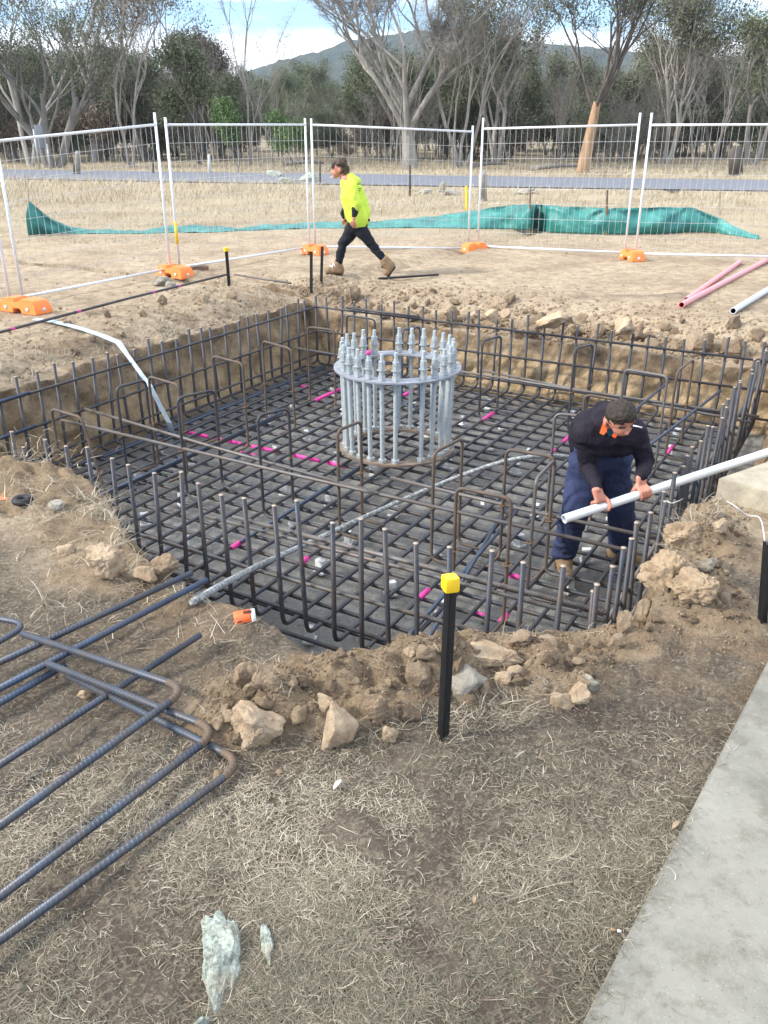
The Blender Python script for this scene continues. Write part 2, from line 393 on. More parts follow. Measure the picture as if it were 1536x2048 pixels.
def ground_h(x, y):
    x = np.asarray(x, float); y = np.asarray(y, float)
    u = x*C30-y*S30; v = x*S30+y*C30
    near = np.exp(-np.maximum(0, np.hypot(x, y-6)-8)/6)
    vn_ = np.interp(u, *zip(*_vn))+.05*fbm(u*3, v*.5, seed=3); ur = np.interp(v, *zip(*_ur))+.05*fbm(v*3, u*.5, seed=4)
    ul = -6.93+.10*fbm(v*1.3, u*.4, seed=5, o=3)+.04*fbm(v*5, u, seed=55, o=2); vf = 9.93+.09*fbm(u*1.3, v*.4, seed=6, o=3)+.04*fbm(u*5, v, seed=56, o=2)
    dN = v-vn_; dR = ur-u; dL = u-ul; dF = vf-v
    wN = np.interp(u, [-7, -4.5, -3.4, -2.6, -1.6, -1.2, -.8], [.22, .22, .3, .62, .72, .5, .28])
    def pr(d, w, e=1.0): return -D*np.clip(d/w, 0, 1)**e
    # outside slope towards the far and left rim
    outF = -.27*(1-sst(0, 1.25, -dF))*sst(-7.6, -6.6, u); outL = -.13*(1-sst(0, .6, -dL))
    inside = np.maximum.reduce([pr(dN, wN, .9), pr(dR, .2), pr(dL, .2), pr(dF, .22)])
    base = np.where((dF < 0) | (dL < 0), np.where(dF < 0, outF, outL), 0)
    fF = np.where(dF >= 0, -.27*np.clip(1-(dF/.22), 0, 1), outF)
    # join continuous: rim heights fade inside
    pit = inside
    rim = np.minimum(np.where(dF < .22, fF, 0), np.where(dL < .2, np.where(dL < 0, outL, -.13*np.clip(1-dL/.2, 0, 1)), 0))
    z = np.where(pit < -.0001, np.maximum(pit+rim*(1+pit/D), -D), rim)
    onflat = sst(-.9, -.2, z)
    n = .035*fbm(x*.9, y*.9, seed=11)+.022*fbm(x*4, y*4, seed=12)+.010*fbm(x*15, y*15, seed=13)
    rough = 1+2.4*np.exp(-((np.minimum(np.abs(dF+.55), 3)/.55)**2))+1.2*np.exp(-((np.minimum(np.abs(dN+.3), 3)/.4)**2))+.8*np.exp(-((np.minimum(np.abs(dL+.3), 3)/.4)**2))
    z = z+n*np.where(z > -.95, rough, .35)*near
    hh = np.zeros_like(z)
    for hx, hy, hr, ht, e in HEAPS:
        d2 = ((x-hx)**2+(y-hy)**2)/(hr*hr); hh = hh+HS*ht*np.exp(-d2)
    hmask = sst(-.35, 0, pit)
    z = z+hh*hmask*(1+.8*fbm(x*5, y*5, seed=21)+.45*fbm(x*13, y*13, seed=22)+.25*fbm(x*30, y*30, seed=23))
    yr = np.interp(x, [-60, -19.5, 0, 15.7, 40, 90], [58, 43, 38, 34, 28.5, 18.5]); offr = sst(4.5, 9, np.abs(y-yr))
    far = (.25*fbm(x*.05, y*.05, seed=31)*sst(20, 45, y)+ .08*fbm(x*.3, y*.3, seed=32)*sst(16, 22, y)-.03)*offr
    return z+far
def gh(x, y): return float(ground_h(np.array([x]), np.array([y]))[0])
def on(px, py, dz=0.):
    p = gp(px, py, 0)
    for _ in range(6): p = gp(px, py, gh(p.x, p.y))
    p.z += dz; return p
def axis(lo, hi, base, dense, ncoarse=1.075):
    out = []; t = lo
    while t < hi:
        out.append(t); s = base
        for a, b, st in dense:
            if a <= t <= b: s = min(s, st)
        t += s
    l = []; s = base; t = lo
    while t > -2600: s *= ncoarse; t -= s; l.append(t)
    r = []; s = base; t = out[-1]
    while t < 2600: s *= ncoarse; t += s; r.append(t)
    return np.array(l[::-1]+out+r)
gu = axis(-8.6, 2.6, .03, [(-7.2, -6.6, .011), (-3.6, .6, .022), (-.95, -.35, .015)])
gv = axis(.4, 13., .03, [(9.6, 10.15, .011), (.4, 3.7, .02)])
U, V = np.meshgrid(gu, gv, indexing='ij')
X = U*C30+V*S30; Y = -U*S30+V*C30
Z = ground_h(X, Y)
wall = sst(-1.0, -.9, Z)*(1-sst(-.16, -.02, Z))*((U > -7.4) & (U < 0) & (V > 2.3) & (V < 10.5))
steep = np.hypot(np.gradient(Z, axis=0)/np.gradient(U, axis=0), np.gradient(Z, axis=1)/np.gradient(V, axis=1))
cut = sst(.7, 2., steep)*((U > -8) & (U < .3) & (V > 2) & (V < 11))
nx = fbm(X*4, Y*4, Z*5, o=5, seed=41); ny = fbm(X*4, Y*4, Z*5, o=5, seed=42); nz = fbm(X*3, Y*3, Z*6, o=3, seed=43)
X2 = X+wall*nx*.12; Y2 = Y+wall*ny*.12; Z2 = Z+wall*nz*.03
nu, nv = U.shape
idx = np.arange(nu*nv).reshape(nu, nv)
F = np.stack([idx[:-1, :-1], idx[1:, :-1], idx[1:, 1:], idx[:-1, 1:]], -1).reshape(-1, 4)
ground = npmesh('ground', np.stack([X2, Y2, Z2], -1).reshape(-1, 3), F, 'soil', smooth=True)
struct(ground)
zone = np.zeros((nu, nv, 4), np.float32)
def gh(x, y):
    u, v = xy2uv(x, y); i = int(np.clip(np.searchsorted(gu, u)-1, 0, len(gu)-2)); j = int(np.clip(np.searchsorted(gv, v)-1, 0, len(gv)-2))
    a = (u-gu[i])/(gu[i+1]-gu[i]); b = (v-gv[j])/(gv[j+1]-gv[j])
    return float((Z[i, j]*(1-a)+Z[i+1, j]*a)*(1-b)+(Z[i, j+1]*(1-a)+Z[i+1, j+1]*a)*b)
inpit = (U > -7.2) & (U < -.2) & (V > 2.4) & (V < 10.4)
zone[..., 0] = (1-sst(-1.04, -.97, Z))*inpit
dn = fbm(X*1.6, Y*1.6, seed=51)
zone[..., 1] = (1-sst(3.6, 4.6, Y+dn*.6))*sst(-1.8, -1.4, X+9)*(1-zone[..., 0])*.95*(1-cut)
zone[..., 1] = np.maximum(zone[..., 1], .6*(1-zone[..., 0])*(1-cut)*sst(.1, .4, fbm(X*.8, Y*.8, seed=52))*(Y < 12))
hm_ = np.zeros_like(X)
for hx, hy, hr, ht, e in HEAPS[:18]: hm_ = np.maximum(hm_, np.exp(-((X-hx)**2+(Y-hy)**2)/(hr*hr*1.1)))
hm_ = sst(.3, .6, hm_+.25*fbm(X*5, Y*5, seed=54))
zone[..., 1] *= (1-hm_)
zone[..., 2] = sst(17.5, 21, Y+1.5*fbm(X*.5, Y*.5, seed=53))
zone[..., 3] = np.maximum(cut*(Z > -1.02), .75*np.exp(-(((V-10.4)/.35)**2))*inpit)
zone[..., 3] = np.maximum(zone[..., 3], hm_*.8*(Z > -.9))
dnn = np.interp(U, *zip(*_vn))-V
zone[..., 3] = np.maximum(zone[..., 3], .85*np.exp(-((dnn-.12)/.32)**2)*sst(-.15, .2, fbm(X*3, Y*3, seed=57))*(U > -8)*(U < 0))
zone[..., 3] = np.maximum(zone[..., 3], .85*np.exp(-((U+7.25)/.45)**2)*sst(-.1, .25, fbm(X*2.2, Y*2.2, seed=58))*(V > 2)*(V < 10.5))
ca = ground.data.attributes.new('zone', 'FLOAT_COLOR', 'POINT'); ca.data.foreach_set('color', zone.reshape(-1, 4).ravel())
# road
rp = [(-60, 55, 61.5), (-19.5, 39.2, 46.5), (0, 34.2, 41.6), (15.7, 30.6, 37.4), (40, 25.5, 31.5), (90, 16, 21)]
def road_strip(a, b, off, name, mat):
    V_ = []; F_ = []
    xs = np.linspace(-60, 90, 120); y0 = np.interp(xs, [p[0] for p in rp], [p[1] for p in rp]); y1 = np.interp(xs, [p[0] for p in rp], [p[2] for p in rp])
    nn = 10
    for i, x in enumerate(xs):
        for j in range(nn):
            q = a+(b-a)*j/(nn-1); y = y0[i]+(y1[i]-y0[i])*q
            V_.append((x, y, .035+off+.06*math.sin(q*PI)))
    for i in range(len(xs)-1):
        for j in range(nn-1): k = i*nn+j; F_.append((k, k+nn, k+nn+1, k+1))
    o = npmesh(name, V_, F_, mat, smooth=True); return struct(o)
road_strip(0, 1, 0, 'road', 'asphalt')
# ------------------------------------------------------------------ slabs
def slab(poly, top, thick, mat, label, name='concrete_slab'):
    bm = bmesh.new(); vs = [bm.verts.new((x, y, top)) for x, y in poly]; f = bm.faces.new(vs)
    if f.normal.z < 0: f.normal_flip()
    f.normal_update()
    if f.normal.z < 0: f.normal_flip()
    r = bmesh.ops.extrude_face_region(bm, geom=[f]); vv = [e for e in r['geom'] if isinstance(e, bmesh.types.BMVert)]
    bmesh.ops.translate(bm, vec=(0, 0, -thick), verts=vv)
    bmesh.ops.recalc_face_normals(bm, faces=bm.faces)
    bmesh.ops.bevel(bm, geom=[e for e in bm.edges], offset=.008, segments=2, affect='EDGES')
    m = MB(); m.bm(bm); c = Vector((sum(p[0] for p in poly)/len(poly), sum(p[1] for p in poly)/len(poly), top-thick))
    o = m.build(name, mat, loc=c); sharpen(o, 30); T(o, label, 'concrete slab'); return o
d = Vector((.576, .817, 0)); q = Vector((.817, -.576, 0)); p0 = Vector((.52, 1.44, 0))-d*2.2
P = [p0, p0+d*5.0, p0+d*5.0+q*1.7, p0+q*1.7]
s1 = slab([(p.x, p.y) for p in P], .055, .22, 'concrete', 'long pale grey concrete path slab along the lower right')
slab([(2.08, 4.90), (4.2, 6.35), (5.0, 5.2), (3.0, 3.95)], .10, .30, 'concrete_warm', 'cream concrete slab with a square corner behind the earth heap at the right')
# ------------------------------------------------------------------ rebar cage
UL, UR, VN, VF = -6.64, -.93, 3.80, 9.64
NB = 29
RB = .0155
cx, cy = uv2xy((UL+UR)/2, (VN+VF)/2)
cage = thing('rebar_cage', (cx, cy, -1.0), 'large square grid of dark steel bars with upturned ends filling the pit', 'rebar cage')
def upos(u, v, z): x, y = uv2xy(u, v); return Vector((x, y, z))
CUT = MB()
ZM1, ZM2 = -.905, -.905-2*RB-.001
def lean(): return random.uniform(-.035, .035)
for i in range(NB):
    v = VN+(VF-VN)*i/(NB-1)+random.uniform(-.012, .012)
    t1, t2 = random.uniform(-.05, .05), random.uniform(-.06, .03)
    l1, l2, l3, l4 = lean(), lean(), lean(), lean()
    pts = [upos(UL+l1, v+l2, t1), upos(UL, v, ZM2), upos(UR, v, ZM2), upos(UR+l3, v+l4, t2)]
    m = MB(); m.tube(fillet(pts, .09), RB, 8); m.build('bent_bar', 'rebar', cage)
    CUT.tube([pts[0], pts[0]+Vector((0, 0, .004))], RB*1.03, 8); CUT.tube([pts[3], pts[3]+Vector((0, 0, .004))], RB*1.03, 8)
for i in range(NB):
    u = UL+(UR-UL)*i/(NB-1)+random.uniform(-.012, .012)
    t1, t2 = random.uniform(-.06, .06), random.uniform(-.04, .05)
    l1, l2, l3, l4 = lean(), lean(), lean(), lean()
    pts = [upos(u+l1, VN+l2, t1), upos(u, VN, ZM1), upos(u, VF, ZM1), upos(u+l3, VF+l4, t2)]
    m = MB(); m.tube(fillet(pts, .09), RB, 8); m.build('bent_bar', 'rebar', cage)
    CUT.tube([pts[0], pts[0]+Vector((0, 0, .004))], RB*1.03, 8); CUT.tube([pts[3], pts[3]+Vector((0, 0, .004))], RB*1.03, 8)
o = CUT.build('cut_ends', 'cut_end', cage); o['kind'] = 'stuff'
for z, mt in ((-.15, 'rebar'), (-.47, 'rebar'), (-.78, 'rebar')):
    g = RB*2+.002
    dz = random.uniform(-.01, .01)
    m = MB(); m.tube(fillet([upos(UL+g, VN-.05, z), upos(UL+g, VF-g, z+dz), upos(UR+.2, VF-g, z-.01)], .06), RB*.9, 8); m.build('side_bar', 'rebar', cage)
    if z < -.2:
        m = MB(); m.tube([upos(UR-g, VN+.05, z+.03), upos(UR-g, VF-.1, z+.03)], RB*.9, 8); m.build('side_bar', 'rebar_light', cage)
m = MB(); m.tube([upos(UL+.1, VN+.05, -.55), upos(-3.2, VN+.04, -.56), upos(UR+.0, VN+.05, -.52)], RB*.9, 8); m.build('side_bar', 'rebar_light', cage)
m = MB(); m.tube([upos(-3.4, VN+.10, -.25), upos(UR+.03, VN+.09, -.22)], RB, 8); m.build('side_bar', 'rebar_light', cage)
m = MB(); m.tube([upos(-3.6, VN+.06, -.275), upos(UR+.03, VN+.055, -.25)], RB*.8, 8); m.build('side_bar', 'rebar_light', cage)
m = MB(); m.tube([upos(UL+.05, VN+.045, -.80), upos(UR, VN+.05, -.79)], RB*.9, 8); m.build('side_bar', 'rebar', cage)
# overlapping splice bars at left end
for z in (-.13, -.45):
    m = MB(); m.tube([upos(UL+.06, VN-.05, z-.01), upos(UL+.06, VN+1.1, z)], RB, 8); m.build('side_bar', 'rebar_blue', cage)
m = MB(); m.tube([upos(-6.1, VF-.07, -.10), upos(-5.0, VF-.075, -.11)], RB*.9, 8); m.build('side_bar', 'rebar', cage)
# pink paint on bars
def pm(px1, py1, px2, py2):
    a = gp(px1, py1, ZM1); b = gp(px2, py2, ZM1)
    ua, va = xy2uv(a.x, a.y); ub, vb = xy2uv(b.x, b.y)
    if abs(ub-ua) > abs(vb-va):
        v = VN+(VF-VN)*round(((va+vb)/2-VN)/(VF-VN)*(NB-1))/(NB-1); q1, q2 = upos(ua, v, ZM2), upos(ub, v, ZM2)
    else:
        u = UL+(UR-UL)*round(((ua+ub)/2-UL)/(UR-UL)*(NB-1))/(NB-1); q1, q2 = upos(u, va, ZM1), upos(u, vb, ZM1)
    m = MB(); m.tube([q1, q2], RB*1.35, 8); m.build('paint_mark', 'paint_pink', cage)
for a in [(450, 1092, 487, 1072), (617, 1132, 637, 1122), (938, 1230, 962, 1237), (1015, 1136, 1055, 1144), (1110, 882, 1142, 865), (1308, 905, 1332, 890),
          (945, 837, 977, 824), (622, 800, 677, 778), (375, 857, 420, 866), (428, 868, 500, 883), (508, 885, 560, 894), (590, 900, 650, 910), (665, 914, 700, 920),
          (1005, 1248, 1032, 1235), (812, 1190, 840, 1175), (800, 790, 830, 782), (590, 773, 612, 772), (1110, 905, 1118, 901), (1170, 835, 1185, 838), (470, 905, 500, 912)]: pm(*a)
# extra layer: hooks and lap bars resting on the mat
loose_on = [((-5.6, 4.5), (-5.6, 7.4), 'rebar_blue', 'dark blue straight bar lying on the grid near its left side'),
            ((-3.95, 4.6), (-3.97, 6.6), 'rebar_blue', 'dark blue straight bar lying on the grid left of the grey hose'),
            ((-2.02, 3.95), (-2.42, 6.35), 'rebar_blue', 'blue bar lying slantwise on the grid under the right end of the hose'),
            ((-2.16, 3.9), (-2.30, 6.3), 'rebar_blue', 'second blue bar beside the slanting one on the grid, nearer the centre'),
            ((-6.3, 5.4), (-6.28, 9.3), 'rebar_blue', 'long blue bar lying on the grid along the foot of the shaded pit wall'),
            ((-6.12, 5.9), (-6.1, 9.2), 'rebar', 'long dark bar lying next to the blue bar by the shaded pit wall')]
for a, b, mt, lb in loose_on:
    z = ZM1+2*RB+.002
    p1, p2 = upos(a[0], a[1], z), upos(b[0], b[1], z+.01)
    m = MB(); m.tube([p1, p2], RB, 8); T(m.build('steel_bar', mt, loc=p1), lb, 'steel bar', 'loose bars on the grid')
# long bars carried at mid height on the chair bars
for a, b, z, mt, lb in [((-6.62, 5.50), (-3.0, 5.12), -.45, 'rebar_light', 'long grey bar held at mid height across the grid, the farther of the two'),
                    ((-6.5, 5.14), (-.95, 5.12), -.45, 'rebar_light', 'long grey mid height bar running from the leftmost chair bar to the worker'),
                    ((-3.1, 5.48), (-.95, 5.44), -.47, 'rebar_light', 'grey bar at mid height passing just behind the worker towards the right side'),
                    ((-4.6, 8.80), (-.80, 8.72), -.50, 'rebar_light', 'long pale bar at mid height in front of the sunlit pit wall'),
                    ((-3.9, 9.05), (-.85, 8.60), -.53, 'rebar_light', 'pale bar slightly skewed at mid height in front of the sunlit pit wall'),
                    ((-6.2, 8.52), (-4.6, 8.5), -.43, 'rebar', 'dark bar at mid height left of the ring of bolts'),
                    ((-2.0, 6.6), (-1.85, 9.5), -.49, 'rebar_blue', 'dark bar at mid height running from behind the worker to the sunlit wall'),
                    ((-1.65, 6.4), (-1.30, 9.5), -.51, 'rebar_blue', 'dark bar at mid height right of the worker running to the sunlit wall')]:
    p1, p2 = upos(a[0], a[1], z), upos(b[0], b[1], z)
    m = MB(); m.tube([p1, (p1+p2)/2+Vector((0, 0, -.012)), p2], RB*.95, 8); T(m.build('steel_bar', mt, loc=p1), lb, 'steel bar', 'bars at mid height above the grid')
# chair bars
chairs = [((102, 815), (162, 833), 'rebar_rusty', 'leftmost bent chair bar, brown, with its right leg slanting outwards', .25),
 ((232, 775), (290, 757), 'rebar', 'dark bent chair bar crossing the pale strap by the shaded wall', 0),
 ((297, 752), (357, 768), 'rebar_rusty', 'brown bent chair bar just right of the pale strap', 0),
 ((355, 800), (415, 787), 'rebar', 'dark bent chair bar in front of the left end of the pink painted line', 0),
 ((425, 712), (485, 725), 'rebar_rusty', 'brown bent chair bar second from the far corner along the shaded wall', 0),
 ((525, 685), (583, 697), 'rebar_rusty', 'brown bent chair bar nearest the far corner along the shaded wall', 0),
 ((515, 830), (577, 812), 'rebar', 'dark bent chair bar standing alone left of the bolt ring', 0),
 ((615, 653), (668, 660), 'rebar_rusty', 'brown bent chair bar in the far corner left of the bolts', 0),
 ((693, 630), (750, 637), 'rebar', 'dark bent chair bar against the far wall behind the left bolts', 0),
 ((805, 660), (840, 650), 'rebar_blue', 'bluish bent chair bar seen between the far bolts', 0),
 ((965, 680), (992, 672), 'rebar', 'narrow dark bent chair bar right of the bolt ring', 0),
 ((675, 860), (722, 838), 'rebar_rusty', 'tall bent chair bar in front of the left bolts of the ring', 0),
 ((868, 900), (912, 880), 'rebar_rusty', 'tall bent chair bar in front of the right bolts of the ring', 0),
 ((1013, 895), (1110, 915), 'rebar_rusty', 'wide brown bent chair bar between the hose end and the worker', 0),
 ((913, 975), (1023, 1000), 'rebar_rusty', 'wide brown bent chair bar in front of the grey hose', 0),
 ((1072, 960), (1110, 922), 'rebar_light', 'bent chair bar beside the left knee of the worker', 0),
 ((1150, 700), (1180, 690), 'rebar', 'dark bent chair bar by the far wall above the worker', 0),
 ((1250, 737), (1335, 757), 'rebar_light', 'wide pale bent chair bar above the head of the worker', 0),
 ((1355, 740), (1387, 720), 'rebar_rusty', 'rusty bent chair bar right of the wide pale one', 0),
 ((1170, 790), (1260, 800), 'rebar_rusty', 'brown bent chair bar right behind the back of the worker', 0),
 ((1110, 830), (1165, 836), 'rebar_light', 'pale bent chair bar against the left shoulder of the worker', 0)]
for a, b, mt, lb, sl in chairs:
    A = gp(*a, -.02); B = gp(*b, -.02)
    if abs((B-A).length) < .3: B = A+(B-A).normalized()*.36
    dd = (B-A).normalized(); zb = ZM1+RB*.5
    perp = Vector((-dd.y, dd.x, 0))
    pts = [Vector((A.x, A.y, zb))+perp*-.22-dd*.0, Vector((A.x, A.y, zb)), A+Vector((0, 0, random.uniform(-.02, .02))), B+Vector((0, 0, random.uniform(-.02, .02))), Vector((B.x, B.y, zb))+dd*sl, Vector((B.x, B.y, zb))+dd*sl+perp*-.22]
    m = MB(); m.tube(fillet(pts, .06), RB*.82, 8)
    root = thing('chair_bar', ((A.x+B.x)/2, (A.y+B.y)/2, zb), lb, 'chair bar', 'bent chair bars standing on the grid')
    m.build('bent_rod', mt, root)
    zt = -.47
    for P_ in (A, B+dd*sl*.5):
        ring = [Vector((P_.x, P_.y, zt))+Vector((math.cos(k/8*2*PI), math.sin(k/8*2*PI), .3*math.cos(k/8*2*PI)))*.03 for k in range(9)]
        m = MB(); m.tube(ring, .004, 5); m.build('tie_wire', 'rust', root)
# grey block spacers
sp = None
for i in range(10):
    for j in range(9):
        if (i*7+j*3) % 4 == 3: continue
        u = UL+.25+i*.6+random.uniform(-.12, .12); v = VN+.2+j*.68+random.uniform(-.15, .15)
        if u > UR-.05 or v > VF-.05: continue
        x, y = uv2xy(u, v); hgt = (ZM2-RB)-(-D)-.003
        if sp is None:
            m = MB(); m.box((0, 0, hgt/2), (.05, .075, hgt), None, .006); m.box((0, 0, .01), (.075, .095, .02), None, .004)
            sp = sharpen(m.build('block_spacer', 'spacer')); T(sp, 'small pale grey concrete block propping up the grid of bars', 'spacer block', 'pale block spacers under the grid'); o = sp
        else: o = copy_tree(sp)
        o.location = (x, y, -D-.004); o.rotation_euler = (0, 0, random.uniform(0, 3))
# ------------------------------------------------------------------ anchor bolt ring
bc = Vector((.13, 8.04, 0)); ZR, ZB = -.015, -.84
ab = thing('anchor_bolt_cage', (bc.x, bc.y, ZB), 'round cage of galvanised anchor bolts between two ring plates amid the pit', 'anchor bolt cage')
def ringplate(z, ri, ro, th, name, mat):
    m = MB(); n = 96; vs = []; fs = []
    for k in range(n):
        a = 2*PI*k/n; ca, sa = math.cos(a), math.sin(a)
        for r_, zz in ((ri, z), (ro, z), (ro, z-th), (ri, z-th)): vs.append((bc.x+ca*r_, bc.y+sa*r_, zz))
    for k in range(n):
        b = (k+1) % n
        for e in range(4): f_ = (e+1) % 4; fs.append((k*4+e, k*4+f_, b*4+f_, b*4+e))
    m.add(vs, fs); o = m.build(name, mat, ab); sharpen(o, 40); return o
ringplate(ZR, .455, .615, .016, 'top_ring', 'zinc_plate')
ringplate(ZB+.02, .455, .575, .02, 'base_ring', 'rusty_plate')
def hexn(m, c, r, h, n=6, a0=0):
    m.tube([c, Vector(c)+Vector((0, 0, h))], r, n)
k_all = 0
for k in range(26):
    ang = -2.5+k*360/26
    if k in (1, 14): continue
    a = R(-90+ang)
    r = .535; r2 = .515
    x, y = bc.x+r*math.cos(a), bc.y+r*math.sin(a); xb, yb = bc.x+r2*math.cos(a), bc.y+r2*math.sin(a)
    tz = .235+random.uniform(-.01, .012)
    m = MB(); m.tube([(xb, yb, ZB), (x, y, ZR-.02), (x, y, ZR+.02)], .0215, 12); m.tube([(x, y, ZR+.02), (x, y, tz-.06)], .0215, 12); m.tube([(x, y, tz-.06), (x, y, tz)], .0175, 10)
    b_ = m.build('anchor_bolt', 'galv_bolt', ab); sharpen(b_, 50)
    def nutpart(m_, nm):
        o_ = m_.build(nm, 'galv', b_, loc=ab.location); o_.parent = b_; o_.location = (0, 0, 0); sharpen(o_, 30)
    m = MB(); hexn(m, (x, y, ZR+.002), .039, .035); nutpart(m, 'nut')
    m = MB(); hexn(m, (x, y, ZR-.052), .042, .03); nutpart(m, 'nut')
    m = MB(); hexn(m, (xb, yb, ZB+.022), .042, .03); nutpart(m, 'nut')
    m = MB(); hexn(m, (x, y, ZR+.10), .037, .04); m.tube([(x, y, ZR+.093), (x, y, ZR+.099)], .044, 16); hexn(m, (x, y, ZR+.142), .034, .032); m.tube([(x, y, ZR+.036), (x, y, ZR+.094)], .028, 10)
    nutpart(m, 'lock_nut')
    if k == 24:
        m = MB(); m.tube([(x, y, tz-.03), (x, y, tz+.004)], .022, 10); pc = m.build('paint_mark', 'paint_pink', b_, loc=ab.location); pc.location = (0, 0, 0)
# ------------------------------------------------------------------ hose, strap, pipes, strings
hp = [gp(385, 1205, -.02), gp(440, 1172, -.12), gp(520, 1130, -.45), gp(630, 1080, -.72), gp(760, 1020, -.78), gp(900, 960, -.72), gp(1000, 925, -.62), gp(1060, 914, -.58), gp(1110, 912, -.62), gp(1160, 918, -.72), gp(1230, 940, -.84)]
def smooth_path(pts, n=6):
    out = []; pts = [Vector(p) for p in pts]; k = len(pts)
    for i in range(k-1):
        p0_, p1_, p2_, p3_ = pts[max(i-1, 0)], pts[i], pts[i+1], pts[min(i+2, k-1)]
        for j in range(n):
            t_ = j/n
            out.append(.5*((2*p1_)+(p2_-p0_)*t_+(2*p0_-5*p1_+4*p2_-p3_)*t_*t_+(3*p1_-p0_-3*p2_+p3_)*t_**3))
    out.append(pts[-1]); return out
m = MB(); m.tube(smooth_path(hp, 8), .019, 12); T(m.build('vibrator_hose', 'hose', loc=hp[0]), 'long grey hose splashed with concrete curving across the grid', 'hose')
# flat strap into the pit
sp_ = [on(70, 643, .03), on(110, 650, .04), on(160, 663, .04), on(205, 680, .05), on(238, 694, .05), at(256, 712, on(240, 697).y-.12), at(300, 772, 8.40), at(338, 845, 8.42), gp(352, 885, -1.04)]
m = MB(); vs = []; fs = []
for i, p in enumerate(sp_):
    w = Vector((.034, -.022, 0)) if i > 4 else Vector((.018, .040, .0))
    for e in (-1, 1):
        for h_ in (-.0025, .0025): vs.append(p+w*e+Vector((0, 0, h_)))
for i in range(len(sp_)-1):
    a = i*4; b = a+4
    fs += [(a, b, b+2, a+2), (a+1, a+3, b+3, b+1), (a, a+1, b+1, b), (a+2, b+2, b+3, a+3)]
fs += [(0, 2, 3, 1), (len(vs)-4, len(vs)-3, len(vs)-1, len(vs)-2)]
m.add(vs, fs); T(m.build('earthing_strap', 'strap', loc=sp_[0], smooth=False), 'pale blue flat metal strap hanging over the shaded edge into the pit', 'strap')
def pipe(name, p1, p2, r, mat, inner, label, cat='pipe', group=None, sag=0, wall=.2):
    p1, p2 = Vector(p1), Vector(p2); root = thing(name, p1, label, cat, group)
    n = 24; d_ = (p2-p1).normalized(); pts = [p1+(p2-p1)*t_+Vector((0, 0, -sag*4*t_*(1-t_))) for t_ in [i/12 for i in range(13)]]
    m = MB(); m.tube(pts, r, n, caps=False)
    for P_, Q_ in ((pts[0], pts[1]), (pts[-1], pts[-2])):
        dd = (Q_-P_).normalized(); up = Vector((0, 0, 1)); a = dd.cross(up).normalized(); b = dd.cross(a)
        vs = []
        for k in range(n):
            th = 2*PI*k/n; e = a*math.cos(th)+b*math.sin(th); vs += [P_+e*r, P_+e*r*(1-wall)]
        m.add(vs, [(2*k, 2*k+1, (2*k+3) % (2*n), (2*k+2) % (2*n)) for k in range(n)])
    o = m.build('pipe_wall', mat, root); sharpen(o, 50)
    m = MB(); m.tube([pts[0], pts[1]], r*(1-wall), n, caps=False); m.tube([pts[-2], pts[-1]], r*(1-wall), n, caps=False)
    m.build('bore', inner, root); return root
PE1, PE2 = at(1128, 1038, 5.02), at(1285, 977, 5.20)
pdir = (at(1536, 905, 5.62)-PE1)
pipe('conduit_pipe', PE1, PE1+pdir*1.45, .0305, 'pvc', 'pvc_grey', 'long white plastic pipe held in both hands by the worker in the pit', wall=.16)
a, b = on(1362, 617, .045), on(1536, 524, .045); pipe('plastic_pipe', a, a+(b-a)*1.0, .040, 'pink_pipe', 'red_inside', 'longer pink plastic pipe on the bare soil, the nearer of the crossing pair', group='pink pipes')
a, b = on(1372, 606, .045), on(1480, 528, .04); pipe('plastic_pipe', a, b, .036, 'pink_pipe', 'red_inside', 'shorter pink plastic pipe on the bare soil, the farther of the crossing pair', group='pink pipes')
a, b = on(1465, 629, .045), on(1536, 585, .045); pipe('plastic_pipe', a, a+(b-a)*3, .040, 'pvc_grey', 'ink', 'pale grey plastic pipe lying on the soil at the right edge')
# string
s0 = [at(1335, 1002, 4.75), at(1350, 1005, 4.72), on(1385, 1000, .06), on(1415, 1003, .06), on(1455, 1020, .05), on(1490, 1045, .05), on(1515, 1062, .08), at(1530, 1085, 3.9), at(1533, 1110, 3.45)]
m = MB(); m.tube(smooth_path(s0, 5), .0035, 6); T(m.build('string_line', 'string', loc=s0[0]), 'loose white string trailing from the right stake over the earth heap', 'string')
